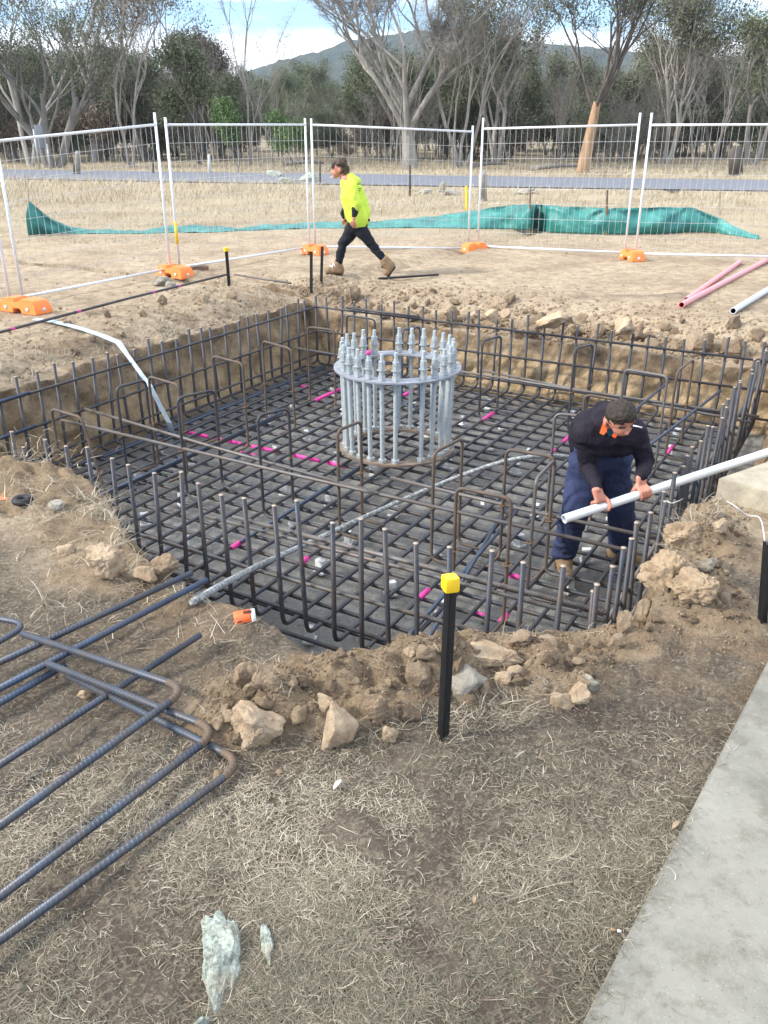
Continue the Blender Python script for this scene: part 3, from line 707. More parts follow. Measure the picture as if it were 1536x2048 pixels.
# ------------------------------------------------------------------ stakes
def stake(base, top, label, cap=True, r=.017, group='black steel stakes', lead=None):
    base, top = Vector(base), Vector(top); root = thing('steel_stake', base, label, 'stake', group)
    d_ = (top-base).normalized(); rot = d_.to_track_quat('Z', 'Y').to_matrix()
    L = (top-base).length; m = MB(); w = r; tk = .005; prof = []
    for k in range(3):
        a = R(210+k*120); c_, s_ = math.cos(a), math.sin(a)
        for (l_, s2) in ((w, -tk), (w, tk)): prof.append((c_*l_-s_*s2, s_*l_+c_*s2))
        a2 = R(210+k*120+60); prof.append((math.cos(a2)*tk*1.4, math.sin(a2)*tk*1.4))
    n = len(prof); vs = []
    for zz in (-.08, L): vs += [base+rot @ Vector((x, y, zz)) for x, y in prof]
    fs = [(i, (i+1) % n, n+(i+1) % n, n+i) for i in range(n)]+[tuple(range(n-1, -1, -1)), tuple(range(n, 2*n))]
    m.add(vs, fs); m.build('post', 'black_steel', root, smooth=False)
    if cap:
        m = MB(); s_ = r*2.3
        m.box(base+rot @ Vector((0, 0, L-.012)), (s_, s_, .056), rot.to_4x4() @ Matrix.Rotation(R(38), 4, 'Z'), .009)
        c_ = m.build('cap', 'yellow_cap', root); sharpen(c_, 50)
        if cap == 2:
            m = MB(); rr = rot.to_4x4() @ Matrix.Rotation(R(38), 4, 'Z')
            m.box(base+rot @ Vector((0, 0, L-.012))+rr.to_3x3() @ Vector((0, -s_/2-.0006, .002))+rr.to_3x3() @ Vector((.004, 0, 0)), (.010, .001, .024), rr)
            q_ = m.build('sticker', 'white_card', c_, loc=root.location); q_.parent = c_; q_.location = (0, 0, 0)
            m = MB()
            for k in range(3): m.box(base+rot @ Vector((0, 0, L-.012))+rr.to_3x3() @ Vector((.004, -s_/2-.0014, .009-k*.007)), (.006, .0006, .0025), rr)
            q_ = m.build('sticker_print', 'ink', c_, loc=root.location); q_.parent = c_; q_.location = (0, 0, 0)
    return root
b = on(885, 1473); stake(b, at(901, 1160, b.y+.03), 'tall black steel stake with a yellow plastic cap standing in the near spoil heap', 2, .0235)
b = on(1524, 1243); stake(b, at(1536, 1085, b.y), 'black steel stake with no cap at the right edge with string tied to it', False, .022)
b = on(458, 572); stake(b, at(452, 497, b.y), 'black steel stake with a yellow cap left of the far corner of the pit', 1, .026)
b = on(623, 574); stake(b, at(623, 503, b.y), 'bare black steel stake at the far corner, left one of the close pair', False, .024)
b = on(643, 568); stake(b, at(645, 493, b.y), 'bare black steel stake at the far corner, right one of the close pair', False, .024)
b = on(766, 548); stake(b, at(765, 509, b.y), 'short black stake with a yellow cap at the rear boot of the walking man', 1, .036)
a, b = on(757, 559, .02), on(877, 553, .02); m = MB(); m.box((a+b)/2, ((b-a).length, .03, .03), Matrix.Rotation(math.atan2((b-a).y, (b-a).x), 4, 'Z'), .004)
T(m.build('steel_stake', 'black_steel', loc=a), 'black steel stake lying flat on the soil by the walking man', 'stake', 'black steel stakes')
# ------------------------------------------------------------------ loose rebar in the foreground
def lbar(pts, r, mat, label, bend=True, rust_at=None, name='steel_bar', group='loose bars on the near ground'):
    pts = [Vector(p) for p in pts]; root = thing(name, pts[0], label, 'steel bar', group)
    fp = fillet(pts, .10, 7) if len(pts) > 2 else pts
    m = MB(); m.tube(fp, r, 14); m.build('rod', mat, root)
    if rust_at is not None:
        k = 1+8*(rust_at-1); seg = fp[k-0:k+8]
        m = MB(); m.tube(seg, r*1.02, 14, caps=False); m.build('rusty_bend', 'rebar_bend', root)
    return root
rl = .0148
def lp(px, py, z): return gp(px, py, z)
lbar([lp(-60, 1923, .02), lp(488, 1525, .02), lp(137, 1352, .03)], rl, 'rebar_loose', 'nearest hooked steel bar on the grass at the left, its bend brown with rust', rust_at=1)
lbar([lp(-60, 1838, .055), lp(438, 1462, .05), lp(92, 1326, .065)], rl, 'rebar_loose', 'hooked steel bar second from the camera, crossing over the nearest one', rust_at=1)
lbar([lp(-60, 1695, .09), lp(375, 1378, .085), lp(45, 1268, .075)], rl, 'rebar_loose', 'hooked steel bar third from the camera with a rusty bend', rust_at=1)
lbar([lp(-60, 1568, .035), lp(400, 1270, .03)], .014, 'rebar_loose', 'straight thin steel bar lying under the ends of the hooked bars')
lbar([lp(-60, 1408, .05), lp(413, 1160, .06)], rl, 'rebar_blue', 'straight blue bar ending beside the near left rim')
lbar([lp(-60, 1440, .02), lp(130, 1330, .02)], rl, 'rebar_blue', 'short visible blue bar under the longer blue one at the left edge')
lbar([lp(-60, 1352, .045), lp(383, 1146, .06)], rl, 'rebar_loose', 'straight dark bar lying above the blue one, farthest of the near stack')
lbar([lp(-60, 1316, .07), lp(60, 1248, .07), lp(-60, 1228, .07)], rl*.9, 'rebar_loose', 'hooked bar end poking in at the left edge')
a, b = on(-40, 695, .10), on(458, 562, .10)
mid_ = (a+b)/2; mid_.z = gh(mid_.x, mid_.y)+.08
root = lbar([a, mid_, b], .016, 'rebar', 'long dark steel bar with pink paint dabs lying along the left bank', name='steel_bar', group='bars on the far banks')
for q_ in (.1, .32, .62, .74):
    A = a+(mid_-a)*min(q_*2, 1) if q_ < .5 else mid_+(b-mid_)*(q_*2-1)
    m = MB(); dd = (b-a).normalized()*.03; m.tube([A-dd, A+dd], .0165, 10); m.build('paint_mark', 'paint_pink', root)
a, b = on(470, 560, .08), on(582, 575, .06); lbar([a, b], .014, 'rebar_light', 'short pale steel bar bridging the left bank and the far corner', group='bars on the far banks')
# ------------------------------------------------------------------ temporary fence
def fence_panel(A, B, label, top=2.13, ext=(.10, .10), bot=.10, zA=None, zB=None, tA=0.):
    A, B = Vector((*A, 0)), Vector((*B, 0)); zA = gh(*A[:2]) if zA is None else zA; zB = gh(*B[:2]) if zB is None else zB
    root = thing('temporary_fence', (A.x, A.y, zA), label, 'fence panel', 'temporary fence panels around the dig')
    d_ = (B-A); L = d_.length; d_.normalize()
    def P_(s_, z): return A+d_*s_+Vector((0, 0, zA+(zB-zA)*s_/L+z+tA*(1-s_/L)*max(0, z-.1)/2))
    m = MB(); m.tube([P_(0, .02), P_(0, top+ext[0])], .0195, 10); m.build('post', 'fence_tube', root)
    m = MB(); m.tube([P_(L, .02), P_(L, top+ext[1])], .0195, 10); m.build('post', 'fence_tube', root)
    m = MB(); m.tube([P_(.015, top), P_(L-.015, top)], .019, 10); m.build('rail', 'fence_tube', root)
    m = MB(); m.tube([P_(.015, bot), P_(L-.015, bot)], .019, 10); m.build('rail', 'fence_tube', root)
    m = MB(); n = int(L/.105)
    for i in range(1, n): m.tube([P_(L*i/n, bot), P_(L*i/n, top)], .0024, 4, caps=False)
    nh = 8
    for j in range(1, nh): m.tube([P_(.01, bot+(top-bot)*j/nh+.006), P_(L-.01, bot+(top-bot)*j/nh+.006)], .0026, 4, caps=False)
    m.build('wire_mesh', 'wire', root)
    return root
fence_panel((-6.35, 8.62), (-4.80, 11.06), 'fence panel cut by the left edge of the photo', top=1.95)
fp1 = fence_panel((-4.70, 11.22), (-3.32, 13.58), 'fence panel at the left, its top rail rising to the right', ext=(.10, .16), tA=-.17)
fp2 = fence_panel((-3.20, 13.70), (-1.36, 16.12), 'fence panel second from the left, in front of the low end of the green sheet')
fence_panel((-1.26, 16.20), (1.60, 16.80), 'fence panel behind the walking man')
fence_panel((1.78, 16.80), (4.20, 15.38), 'fence panel right of the walking man, in front of the peak of the green sheet', ext=(.18, .18))
fence_panel((4.36, 15.28), (7.2, 14.75), 'rightmost fence panel running out of the photo', ext=(.18, .1))
def yband(root, child_i, z1, z2):
    m = MB(); m.tube([(-3.20, 13.70, z1), (-3.20, 13.70, z2)], .0215, 10); m.build('yellow_tape', 'yellow_cap', root)
yband(fp2, 0, .42, .75)
def foot(loc, rz, label, L=.46):
    root = thing('ballast_foot', loc, label, 'fence foot', 'orange fence feet')
    bm = bmesh.new(); prof = [(-L/2, 0), (-L/2+.01, .11), (-L/2+.06, .165), (-.05, .18), (-.035, .14), (.035, .14), (.05, .18), (L/2-.06, .165), (L/2-.01, .11), (L/2, 0), (.07, 0), (.055, .06), (-.055, .06), (-.07, 0)]
    w = .27; a_ = [bm.verts.new((x, -w/2+(.02 if z > .1 else 0), z)) for x, z in prof]; b_ = [bm.verts.new((x, w/2-(.02 if z > .1 else 0), z)) for x, z in prof]
    n = len(prof)
    for i in range(n): bm.faces.new((a_[i], a_[(i+1) % n], b_[(i+1) % n], b_[i]))
    bm.faces.new(a_[::-1]); bm.faces.new(b_); bmesh.ops.recalc_face_normals(bm, faces=bm.faces)
    bmesh.ops.bevel(bm, geom=[e for e in bm.edges], offset=.012, segments=2, affect='EDGES')
    bmesh.ops.transform(bm, matrix=Matrix.Translation(loc) @ Matrix.Rotation(rz, 4, 'Z'), verts=bm.verts)
    m = MB(); m.bm(bm); o = m.build('block', 'orange_foot', root); sharpen(o, 40)
    rr = Matrix.Rotation(rz, 3, 'Z')
    for s_ in (-1, 1):
        m = MB(); c_ = Vector(loc)+rr @ Vector((s_*(L/2-.008), 0, .06)); m.tube([c_, c_+rr @ Vector((s_*.006, 0, 0))], .025, 12); m.build('filler_plug', 'white_card', root); m = MB()
        c_ = Vector(loc)+rr @ Vector((s_*L*.28, -w/2-.001, .065)); m.tube([c_, c_+rr @ Vector((0, -.004, 0))], .024, 12); m.build('filler_plug', 'white_card', root)
    return root
def g3(x, y, dz=0): return Vector((x, y, gh(x, y)+dz))
foot(g3(-4.48, 10.72), R(-28), 'orange plastic fence foot at the left edge where the pale strap starts', .68)
foot(g3(-3.22, 13.45), R(-38), 'orange plastic fence foot beside two brown stones', .62)
foot(g3(-1.24, 15.9), R(-40), 'orange plastic fence foot left of the front boot of the walking man')
foot(g3(1.70, 16.62), R(-150), 'orange plastic fence foot right of the walking man')
foot(g3(4.29, 15.20), R(-75), 'orange plastic fence foot below the joint of the two right panels')
foot(g3(5.62, 11.0), R(10), 'orange plastic piece at the right edge beyond the pale grey pipe', .5)
# ------------------------------------------------------------------ green sheet
tp = [ # x px, bottom py, top py, lean back (m)
 (57, 472, 402, .0), (80, 470, 420, .02), (110, 469, 440, .05), (145, 468, 455, .12), (180, 468, 459, .35), (230, 468, 459, .4), (290, 468, 461, .35), (330, 466, 452, .5), (400, 466, 450, .6),
 (450, 464, 453, .4), (478, 462, 457, .25), (500, 462, 452, .4), (570, 459, 447, .55), (640, 457, 444, .6), (740, 457, 443, .6), (830, 456, 436, .7), (900, 457, 428, .7), (960, 458, 419, .5), (1020, 459, 411, .25), (1058, 462, 407, .1),
 (1100, 466, 411, .06), (1150, 468, 414, .12), (1213, 470, 416, .05), (1260, 470, 416, .12), (1320, 469, 415, .1), (1378, 466, 414, .05), (1410, 466, 424, .1), (1440, 468, 437, .2), (1470, 472, 452, .3), (1500, 477, 466, .2), (1518, 479, 470, .1)]
n_s = 260; n_t = 14
xs = np.linspace(tp[0][0], tp[-1][0], n_s)
yb = np.interp(xs, [t_[0] for t_ in tp], [t_[1] for t_ in tp]); yt = np.interp(xs, [t_[0] for t_ in tp], [t_[2] for t_ in tp]); lb = np.interp(xs, [t_[0] for t_ in tp], [t_[3] for t_ in tp])
Vt = []
poles = [57, 1060, 1213, 1380]
for i, x in enumerate(xs):
    pb = on(x, yb[i], .01)
    pt = at(x, yt[i], pb.y+lb[i]+.02)
    for j in range(n_t):
        q = j/(n_t-1); p = pb.lerp(pt, q)
        hgt = max(0, pt.z-pb.z)
        dp = min(abs(x-k) for k in poles)
        # folds fanning from poles
        ang = math.atan2(q-1.05, (x-min(poles, key=lambda k: abs(x-k)))/90.)
        f = math.sin(ang*8)*.08*math.exp(-dp/90)*min(1, dp/22)*min(1, hgt/.4) + float(mnoise.noise(Vector((x*.016+q*.8, q*1.6-x*.01, 1))))*.19*min(1, hgt/.3)
        p.y += f*(.3+q*.7)*(1 if q < .98 else .3)
        p.y -= .10*math.sin(q*PI)*min(1, hgt/.4)
        p.z += float(mnoise.noise(Vector((x*.035, q*3, 5))))*.03*(q if hgt > .15 else 1)
        Vt.append(p)
Ft = [(i*n_t+j, (i+1)*n_t+j, (i+1)*n_t+j+1, i*n_t+j+1) for i in range(n_s-1) for j in range(n_t-1)]
m = MB(); m.add(Vt, Ft); tarp = m.build('silt_fence_sheet', 'tarp', loc=Vt[0])
sm = tarp.modifiers.new('s', 'SOLIDIFY'); sm.thickness = .004
T(tarp, 'long green plastic sheet sagging along the ground behind the fence, peaked at the right', 'plastic sheet')
def post(px, pyb, pyt, r, mat, label, name='marker_post', cat='post', square=True, Y=None, group=None, lean_=0):
    b = on(px, pyb) if Y is None else Vector((at(px, pyb, Y).x, Y, gh(at(px, pyb, Y).x, Y)))
    t_ = at(px+lean_, pyt, b.y); m = MB()
    if square: m.tube([b+Vector((0, 0, -.1)), t_], r*1.2, 4)
    else: m.tube([b+Vector((0, 0, -.1)), t_, t_+Vector((0, 0, r*.6))], r, 10, taper=[r, r*.95, r*.5])
    o = m.build(name, mat, loc=b, smooth=not square); T(o, label, cat, group); return o
post(1060, 462, 376, .018, 'timber', 'thin timber stake with a faded pink top at the peak of the green sheet', 'timber_stake', 'stake')
post(1214, 470, 380, .022, 'timber', 'timber stake rising behind the middle of the green sheet', 'timber_stake', 'stake')
post(57, 470, 375, .008, 'post_wood', 'thin stake at the dark raised left end of the green sheet', 'timber_stake', 'stake')
post(933, 420, 372, .03, 'yellow_cap', 'faded yellow stake in the dry grass behind the green sheet', 'timber_stake', 'stake')
post(1440, 430, 380, .018, 'post_wood', 'thin pale stake in the grass near the right end of the green sheet', 'timber_stake', 'stake')
for px, yb_, yt_, r_, mt_, lb_ in [(155, 352, 305, .12, 'post_wood', 'weathered round timber post in the field at the left'), (965, 402, 348, .14, 'post_wood', 'weathered timber post right of the middle fence joint'),
       (418, 346, 311, .07, 'white_paint', 'white roadside marker post'), (820, 392, 331, .035, 'bark_dark', 'dark thin post in the field right of the walking man'),
       (640, 370, 322, .035, 'bark_dark', 'dark thin post in the field by the head of the walking man'), (148, 352, 318, .04, 'bark_dark', 'dark picket beside the round timber post at the left'),
       (306, 350, 316, .04, 'bark_dark', 'dark picket between the round timber post and the white marker post'), (1472, 350, 300, .32, 'bark_dark', 'thick dark stump post at the far right beyond the road')]:
    post(px, yb_, yt_, r_, mt_, lb_, square=False)
# sign on posts at left
b = on(85, 338); root = thing('road_sign', b, 'grey backed road sign on two thin posts at the left edge of the road', 'sign')
for dx in (-.14, .42):
    m = MB(); m.tube([b+Vector((dx, 0, -.1)), b+Vector((dx, 0, 1.9 if dx < 0 else 1.2))], .05, 8); m.build('post', 'galv', root)
t_ = at(80, 250, b.y); u_ = at(80, 296, b.y); m = MB(); m.box(((t_+u_)/2)+Vector((0, -.06, 0)), (.42, .04, t_.z-u_.z), None, .01); m.build('plate', 'sign_back', root)
# ------------------------------------------------------------------ rocks
def rock_mesh(seed, npts=16, ang=True, sub=2, rough=.05):
    r_ = random.Random(seed); bm = bmesh.new()
    for _ in range(npts):
        v = Vector((r_.gauss(0, 1), r_.gauss(0, 1), r_.gauss(0, 1))).normalized()*r_.uniform(.8, 1.0); bm.verts.new(v)
    bmesh.ops.convex_hull(bm, input=bm.verts)
    for v in [v for v in bm.verts if not v.link_faces]: bm.verts.remove(v)
    bmesh.ops.triangulate(bm, faces=bm.faces)
    bmesh.ops.bevel(bm, geom=bm.edges[:], offset=.07, segments=1, affect='EDGES')
    bmesh.ops.triangulate(bm, faces=bm.faces)
    for _ in range(sub):
        bmesh.ops.subdivide_edges(bm, edges=bm.edges[:], cuts=1, use_grid_fill=True); bmesh.ops.triangulate(bm, faces=bm.faces)
        bmesh.ops.smooth_vert(bm, verts=bm.verts, factor=.25, use_axis_x=True, use_axis_y=True, use_axis_z=True)
    for v in bm.verts:
        n_ = v.co.normalized(); p = v.co*2.2+Vector((seed*3.1, 0, 0))
        v.co += n_*(mnoise.noise(p)*rough*2+mnoise.noise(p*3)*rough+mnoise.noise(p*8)*rough*.5)
    return bm
def add_rock(name, center, size, seed, mat, label, cat='rock', group=None, rot=None, npts=16, rough=.05, sub=2):
    bm = rock_mesh(seed, npts, sub=sub, rough=rough)
    r_ = random.Random(seed+99); rm = Euler(rot if rot else (0, 0, r_.uniform(0, 6))).to_matrix().to_4x4()
    bmesh.ops.transform(bm, matrix=Matrix.Translation(center) @ rm @ Matrix.Diagonal((*[s_/2 for s_ in size], 1)), verts=bm.verts)
    m = MB(); m.bm(bm); bm.free(); o = m.build(name, mat, loc=(center[0], center[1], center[2])); sharpen(o, 42)
    return T(o, label, cat, group)
def prock(px, py, wpx, hpx, seed, mat, label, group=None, depth=1., sink=.18, npts=15, rough=.075, name='rock', cat='rock'):
    """rock whose foot stands at the given photo point"""
    b = on(px, py); dist = b.y*CP+(H-b.z)*SP; w = wpx/FPX*dist; h = hpx/FPX*dist*1.08
    return add_rock(name, (b.x, b.y+w*.18, b.z+h*(.5-sink)), (w*1.28, w*1.0*depth, h*1.36), seed, mat, label, cat, group, rot=(random.uniform(-.2, .2), random.uniform(-.2, .2), random.uniform(-.4, .4)), npts=npts, rough=rough, sub=3 if wpx > 55 else 2)
SPG = 'stones of the near spoil heap'
prock(668, 1492, 84, 92, 3, 'rock', 'big tan rock with a pointed foot, left of the tall yellow capped stake', SPG, npts=11, rough=.05)
prock(505, 1480, 112, 82, 4, 'rock', 'broad cream rock at the left end of the near heap', SPG, npts=13)
prock(530, 1392, 60, 62, 5, 'clod', 'round brown clod on top of the broad cream rock', SPG)
prock(497, 1372, 55, 62, 25, 'clod', 'crumbly earth lump at the top left of the near heap', SPG, rough=.09)
prock(647, 1424, 38, 48, 6, 'rock', 'pointed tan stone resting on the big rock with the pointed foot', SPG, npts=9)
prock(780, 1486, 32, 46, 7, 'rock', 'small upright tan stone between the big tan rock and the capped stake', SPG)
prock(832, 1375, 52, 60, 8, 'clod', 'brown lump just left of the capped stake', SPG, rough=.09)
prock(755, 1440, 60, 60, 26, 'clod', 'dark brown lump between the big tan rock and the capped stake', SPG, rough=.1)
prock(818, 1320, 26, 28, 9, 'rock', 'small round tan stone on the crest left of the capped stake', SPG)
prock(875, 1290, 28, 34, 10, 'rock', 'small upright tan stone on the crest behind the capped stake', SPG)
prock(850, 1322, 40, 36, 27, 'clod', 'low brown stone on the crest just left of the capped stake', SPG)
prock(935, 1392, 98, 58, 11, 'rock_grey', 'large greyish rock right beside the capped stake', SPG, npts=12, rough=.04)
prock(985, 1340, 118, 48, 12, 'rock', 'long flat cream rock behind the large greyish rock', SPG, npts=12)
prock(1030, 1356, 38, 26, 13, 'rock', 'small orange tan stone in front of the long flat rock', SPG)
prock(1007, 1368, 40, 26, 14, 'rock', 'small pale stone wedged under the long flat rock', SPG)
prock(1156, 1408, 48, 44, 15, 'rock', 'tan rock at the right end of the near heap', SPG)
prock(1178, 1382, 40, 36, 16, 'rock_grey', 'greyish rock behind the one at the right end of the near heap', SPG)
prock(1124, 1420, 44, 36, 17, 'rock', 'tan rock left of the one at the right end of the near heap', SPG)
prock(1040, 1292, 62, 30, 18, 'clod', 'flat brown lump on the rim of the pit, right of the capped stake', SPG)
prock(1095, 1300, 55, 28, 19, 'clod', 'second flat brown lump on the rim of the pit, farther right', SPG)
prock(1233, 1296, 38, 32, 20, 'clod', 'brown stone below the rim where the near heap meets the right one', SPG)
prock(1292, 1240, 50, 40, 21, 'clod', 'angular brown lump at the near right corner of the pit', SPG)
prock(1245, 1262, 45, 42, 22, 'clod', 'crumbly lump left of the angular one at the near right corner', SPG, rough=.1)
prock(212, 1152, 88, 70, 31, 'rock', 'large pale rock on the left bank of the pit', npts=12)
prock(278, 1172, 66, 46, 32, 'rock', 'blocky pale rock beside the large one on the left bank', npts=10, rough=.05)
prock(322, 1160, 70, 60, 33, 'clod', 'brown earth lump behind the blocky rock at the left rim', rough=.08)
prock(132, 1112, 40, 24, 34, 'rock', 'small yellowish stone left of the large pale rock on the left bank')
prock(112, 1018, 40, 16, 35, 'rock_grey', 'small flat grey stone near the black rubber ring')
prock(168, 1398, 26, 20, 36, 'rock', 'small brown stone among the hooked steel bars')
prock(1415, 1072, 50, 36, 37, 'clod', 'tan lump on top of the right earth heap', rough=.07)
prock(1440, 1062, 32, 28, 38, 'rock', 'small tan stone right of the lump on the right earth heap')
prock(1400, 1182, 34, 24, 39, 'rock', 'small tan stone in the middle of the right earth heap')
prock(1340, 1188, 95, 82, 40, 'clod_tan', 'big crumbly tan lump of the right earth heap overhanging the rim', rough=.12, npts=24)
prock(1390, 1200, 90, 60, 41, 'clod_tan', 'second big crumbly lump of the right earth heap, farther from the rim', rough=.12, npts=24)
prock(1362, 1092, 75, 48, 42, 'clod_tan', 'grassy lump of the right earth heap nearest the white pipe', rough=.12, npts=24)
prock(1408, 1142, 50, 34, 43, 'rock_grey', 'smooth greyish lump between the two big lumps of the right earth heap')
prock(1118, 655, 90, 30, 44, 'rock', 'long flat cream boulder on the far rim of the pit', npts=12)
prock(1243, 668, 50, 38, 45, 'rock', 'upright cream boulder on the far rim of the pit', npts=12)
prock(985, 640, 28, 26, 46, 'rock', 'small cream boulder on the far rim left of the long flat one')
prock(1308, 672, 38, 22, 47, 'rock', 'cream stone right of the upright boulder on the far rim')
prock(1012, 636, 22, 20, 48, 'rock', 'cream stone touching the small boulder on the far rim')
prock(1165, 640, 26, 14, 48, 'clod', 'brown stone behind the long flat boulder on the far rim')
prock(322, 572, 34, 20, 49, 'rock_grey', 'brown stone just left of the orange foot near the far left fence joint')
prock(341, 577, 22, 15, 50, 'rock_grey', 'small round stone in front of the orange foot near the far left fence joint')
prock(545, 357, 38, 17, 51, 'lichen', 'lichen covered boulder by the road, leftmost of the row')
prock(578, 368, 40, 14, 52, 'lichen', 'low lichen covered boulder by the road, middle of the row')
prock(617, 366, 42, 20, 53, 'lichen', 'lichen covered boulder by the road, just left of the fence joint')
prock(884, 385, 14, 22, 54, 'rock_grey', 'pointed pale boulder in the field right of the walking man')
prock(850, 388, 28, 10, 55, 'rock_grey', 'low pale boulder in the field left of the pointed one')
prock(908, 391, 34, 12, 56, 'rock_grey', 'dark low boulder in the field right of the pointed one')
prock(1050, 388, 45, 10, 57, 'rock_grey', 'low boulder in the field behind the peak of the green sheet')
# lichen rocks in the foreground
def lichen(px, py, w, h, seed, label, z=.06):
    b = gp(px, py); dist = b.y*CP+H*SP; ww = 1.15*w/FPX*dist
    top = gp(px, py-h/2, 0); bot = gp(px, py+h/2, 0); L = 1.5*(top-bot).length
    add_rock('lichen_rock', (b.x, b.y, gh(b.x, b.y)+z*.15), (ww*1.1, L*1.1, z*2), seed, 'lichen', label, 'rock', 'lichen rocks in the grass', rot=(0, 0, math.atan2(top.y-bot.y, top.x-bot.x)-PI/2+.12), npts=14, rough=.09, sub=3)
lichen(449, 1928, 84, 175, 61, 'long pale green lichen covered rock sunk in the grass at the bottom', .045)
lichen(533, 1880, 26, 62, 62, 'small lichen covered stone just right of the long one', .02)
lichen(405, 2046, 40, 26, 63, 'lichen covered stone cut off by the bottom edge', .03)
# timber offcut, card, ring, tag, butt, leaves
b = on(396, 545); m = MB(); m.box(b+Vector((0, 0, .05)), (.34, .14, .10), Matrix.Rotation(.15, 4, 'Z'), .008); T(m.build('timber_block', 'timber', loc=b), 'brown timber offcut behind the orange foot at the far left joint', 'timber')
def card(c, w, h, rot, label, marks):
    root = thing('label_card', c, label, 'card'); rm = Euler(rot).to_matrix().to_4x4(); m3 = rm.to_3x3()
    m = MB(); n = 8; vs = []
    for k in range(n+1):
        for e in (0, 1):
            for z_ in (-.0006, .0006): vs.append(Vector(c)+m3 @ Vector((w*(k/n-.5)*.8-.1*w, h*(e-.5), z_+.006*math.sin(k/n*3))))
    fs = []
    for k in range(n):
        a = 4*k; fs += [(a+1, a+5, a+7, a+3), (a, a+2, a+6, a+4), (a, a+4, a+5, a+1), (a+2, a+3, a+7, a+6)]
    m.add(vs, fs+[(0, 1, 3, 2), (4*n, 4*n+2, 4*n+3, 4*n+1)]); m.build('card_body', 'orange_card', root)
    m = MB(); m.box(Vector(c)+m3 @ Vector((w*.4, 0, .001)), (w*.2, h, .0015), rm); m.build('white_end', 'white_card', root)
    if marks:
        m = MB()
        for k in range(7): m.box(Vector(c)+m3 @ Vector((w*(-.02+k*.055), h*.32, .0085-.0006*k)), (w*.035, h*.24, .0008), rm)
        m.build('printed_marks', 'ink', root)
        m = MB(); m.box(Vector(c)+m3 @ Vector((-w*.27, -h*.36, .0065)), (w*.22, h*.08, .0008), rm); m.build('printed_line', 'ink', root)
    return root
b = gp(490, 1240, 0); b.z = max(gh(b.x, b.y), -.03); card(b+Vector((0, .0, .035)), .10, .060, (R(50), R(-4), R(12)), 'bright orange label card with a white end standing on the near rim', True)
b = on(20, 1006); card(b+Vector((0, 0, .04)), .10, .07, (R(18), 0, R(-6)), 'faded orange card lying beside the black rubber ring', False)
b = on(47, 1013); m = MB(); ring = [b+Vector((math.cos(k/24*2*PI)*.042, math.sin(k/24*2*PI)*.042, .022)) for k in range(25)]
ring = [p+Vector((0, 0, .02)) for p in ring]
m.tube(ring, .020, 10, caps=False); T(m.build('rubber_ring', 'rubber', loc=b), 'black rubber ring on the left bank', 'rubber ring')
a = gp(1220, 1858, gh(.5, 1.7)+.012); b = gp(1243, 1863, gh(.5, 1.7)+.012)
root = thing('cigarette_butt', a, 'cigarette butt at the edge of the concrete path', 'cigarette butt')
m = MB(); m.tube([a, a.lerp(b, .62)], .0042, 10); m.build('filter', 'boot', root); m = MB(); m.tube([a.lerp(b, .62), b], .004, 10); m.build('paper', 'white_card', root)
def leaf(px, py, L, rz, label, mat='straw'):
    b = on(px, py, .012); m = MB(); vs = []; n = 7
    for k in range(n):
        q = k/(n-1); w = L*.16*math.sin(PI*min(1, q*.9+.05)); z_ = .006*math.sin(q*PI)
        for e, zz in ((-1, .003), (0, 0), (1, .003)):
            vs.append(b+Matrix.Rotation(rz, 3, 'Z') @ Vector((L*(q-.5), w*e, z_+zz)))
    fs = [(3*k+j, 3*k+3+j, 3*k+4+j, 3*k+1+j) for k in range(n-1) for j in (0, 1)]
    m.add(vs, fs); o = m.build('dead_leaf', mat, loc=b); T(o, label, 'leaf', 'dead leaves on the ground')
leaf(675, 1575, .055, 1.1, 'pale dead gum leaf on the dry grass below the big pointed rock', 'white_card')
leaf(1350, 1656, .05, .8, 'pale dead leaf against the edge of the concrete path', 'rock')
leaf(948, 1806, .035, 1.4, 'small dead leaf in the dry grass left of the cigarette butt', 'rock')
leaf(1240, 985-0, .06, .3, 'tiny dead leaf near the cream slab', 'rock') if False else None
# scattered clods: copies of ten shapes
protos = []
for k in range(10):
    bm = rock_mesh(200+k, 14 if k % 2 else 20, sub=1 if k < 6 else 2, rough=.07+.03*(k % 3))
    m = MB(); m.bm(bm); o = m.build('clod', 'clod' if k % 3 else 'rock', smooth=True); sharpen(o, 40); protos.append(o)
used = [False]*10
def clod(x, y, s_, label, group):
    k = random.randrange(10); o = protos[k]
    if used[k]: o = o.copy(); COL.objects.link(o)
    used[k] = True
    T(o, label, 'clod', group); s2 = s_*.5
    o.location = (x, y, gh(x, y)+s2*.35); o.scale = (s2*random.uniform(.8, 1.25), s2*random.uniform(.8, 1.2), s2*random.uniform(.6, .95)); o.rotation_euler = (random.uniform(0, 6), random.uniform(0, 6), random.uniform(0, 6))
L1, G1 = 'small brown clod in the near spoil heap between the pit and the grass', 'clods of the near spoil heap'
L2, G2 = 'small tan clod in the rubble along the sunlit far rim of the pit', 'clods along the far rim'
L3, G3 = 'small clod on the left bank between the pit and the fence', 'clods on the left bank'
L4, G4 = 'small clod in the right earth heap beside the cream slab', 'clods of the right earth heap'
for _ in range(125):
    t_ = random.random(); px = 420+t_*780; py = np.interp(px, [420, 560, 700, 800, 900, 1050, 1200], [1440, 1430, 1400, 1390, 1340, 1330, 1320])+random.gauss(0, 40)
    p = on(px, py); clod(p.x, p.y, random.choice([.02, .03, .03, .045, .06, .075])*random.uniform(.8, 1.3), L1, G1)
for _ in range(90):
    u = random.uniform(-6.6, -.2); v = 10.05+abs(random.gauss(0, .45)); x, y = uv2xy(u, v); clod(x, y, random.choice([.08, .1, .13, .18, .24, .32])*random.uniform(.7, 1.2), L2, G2)
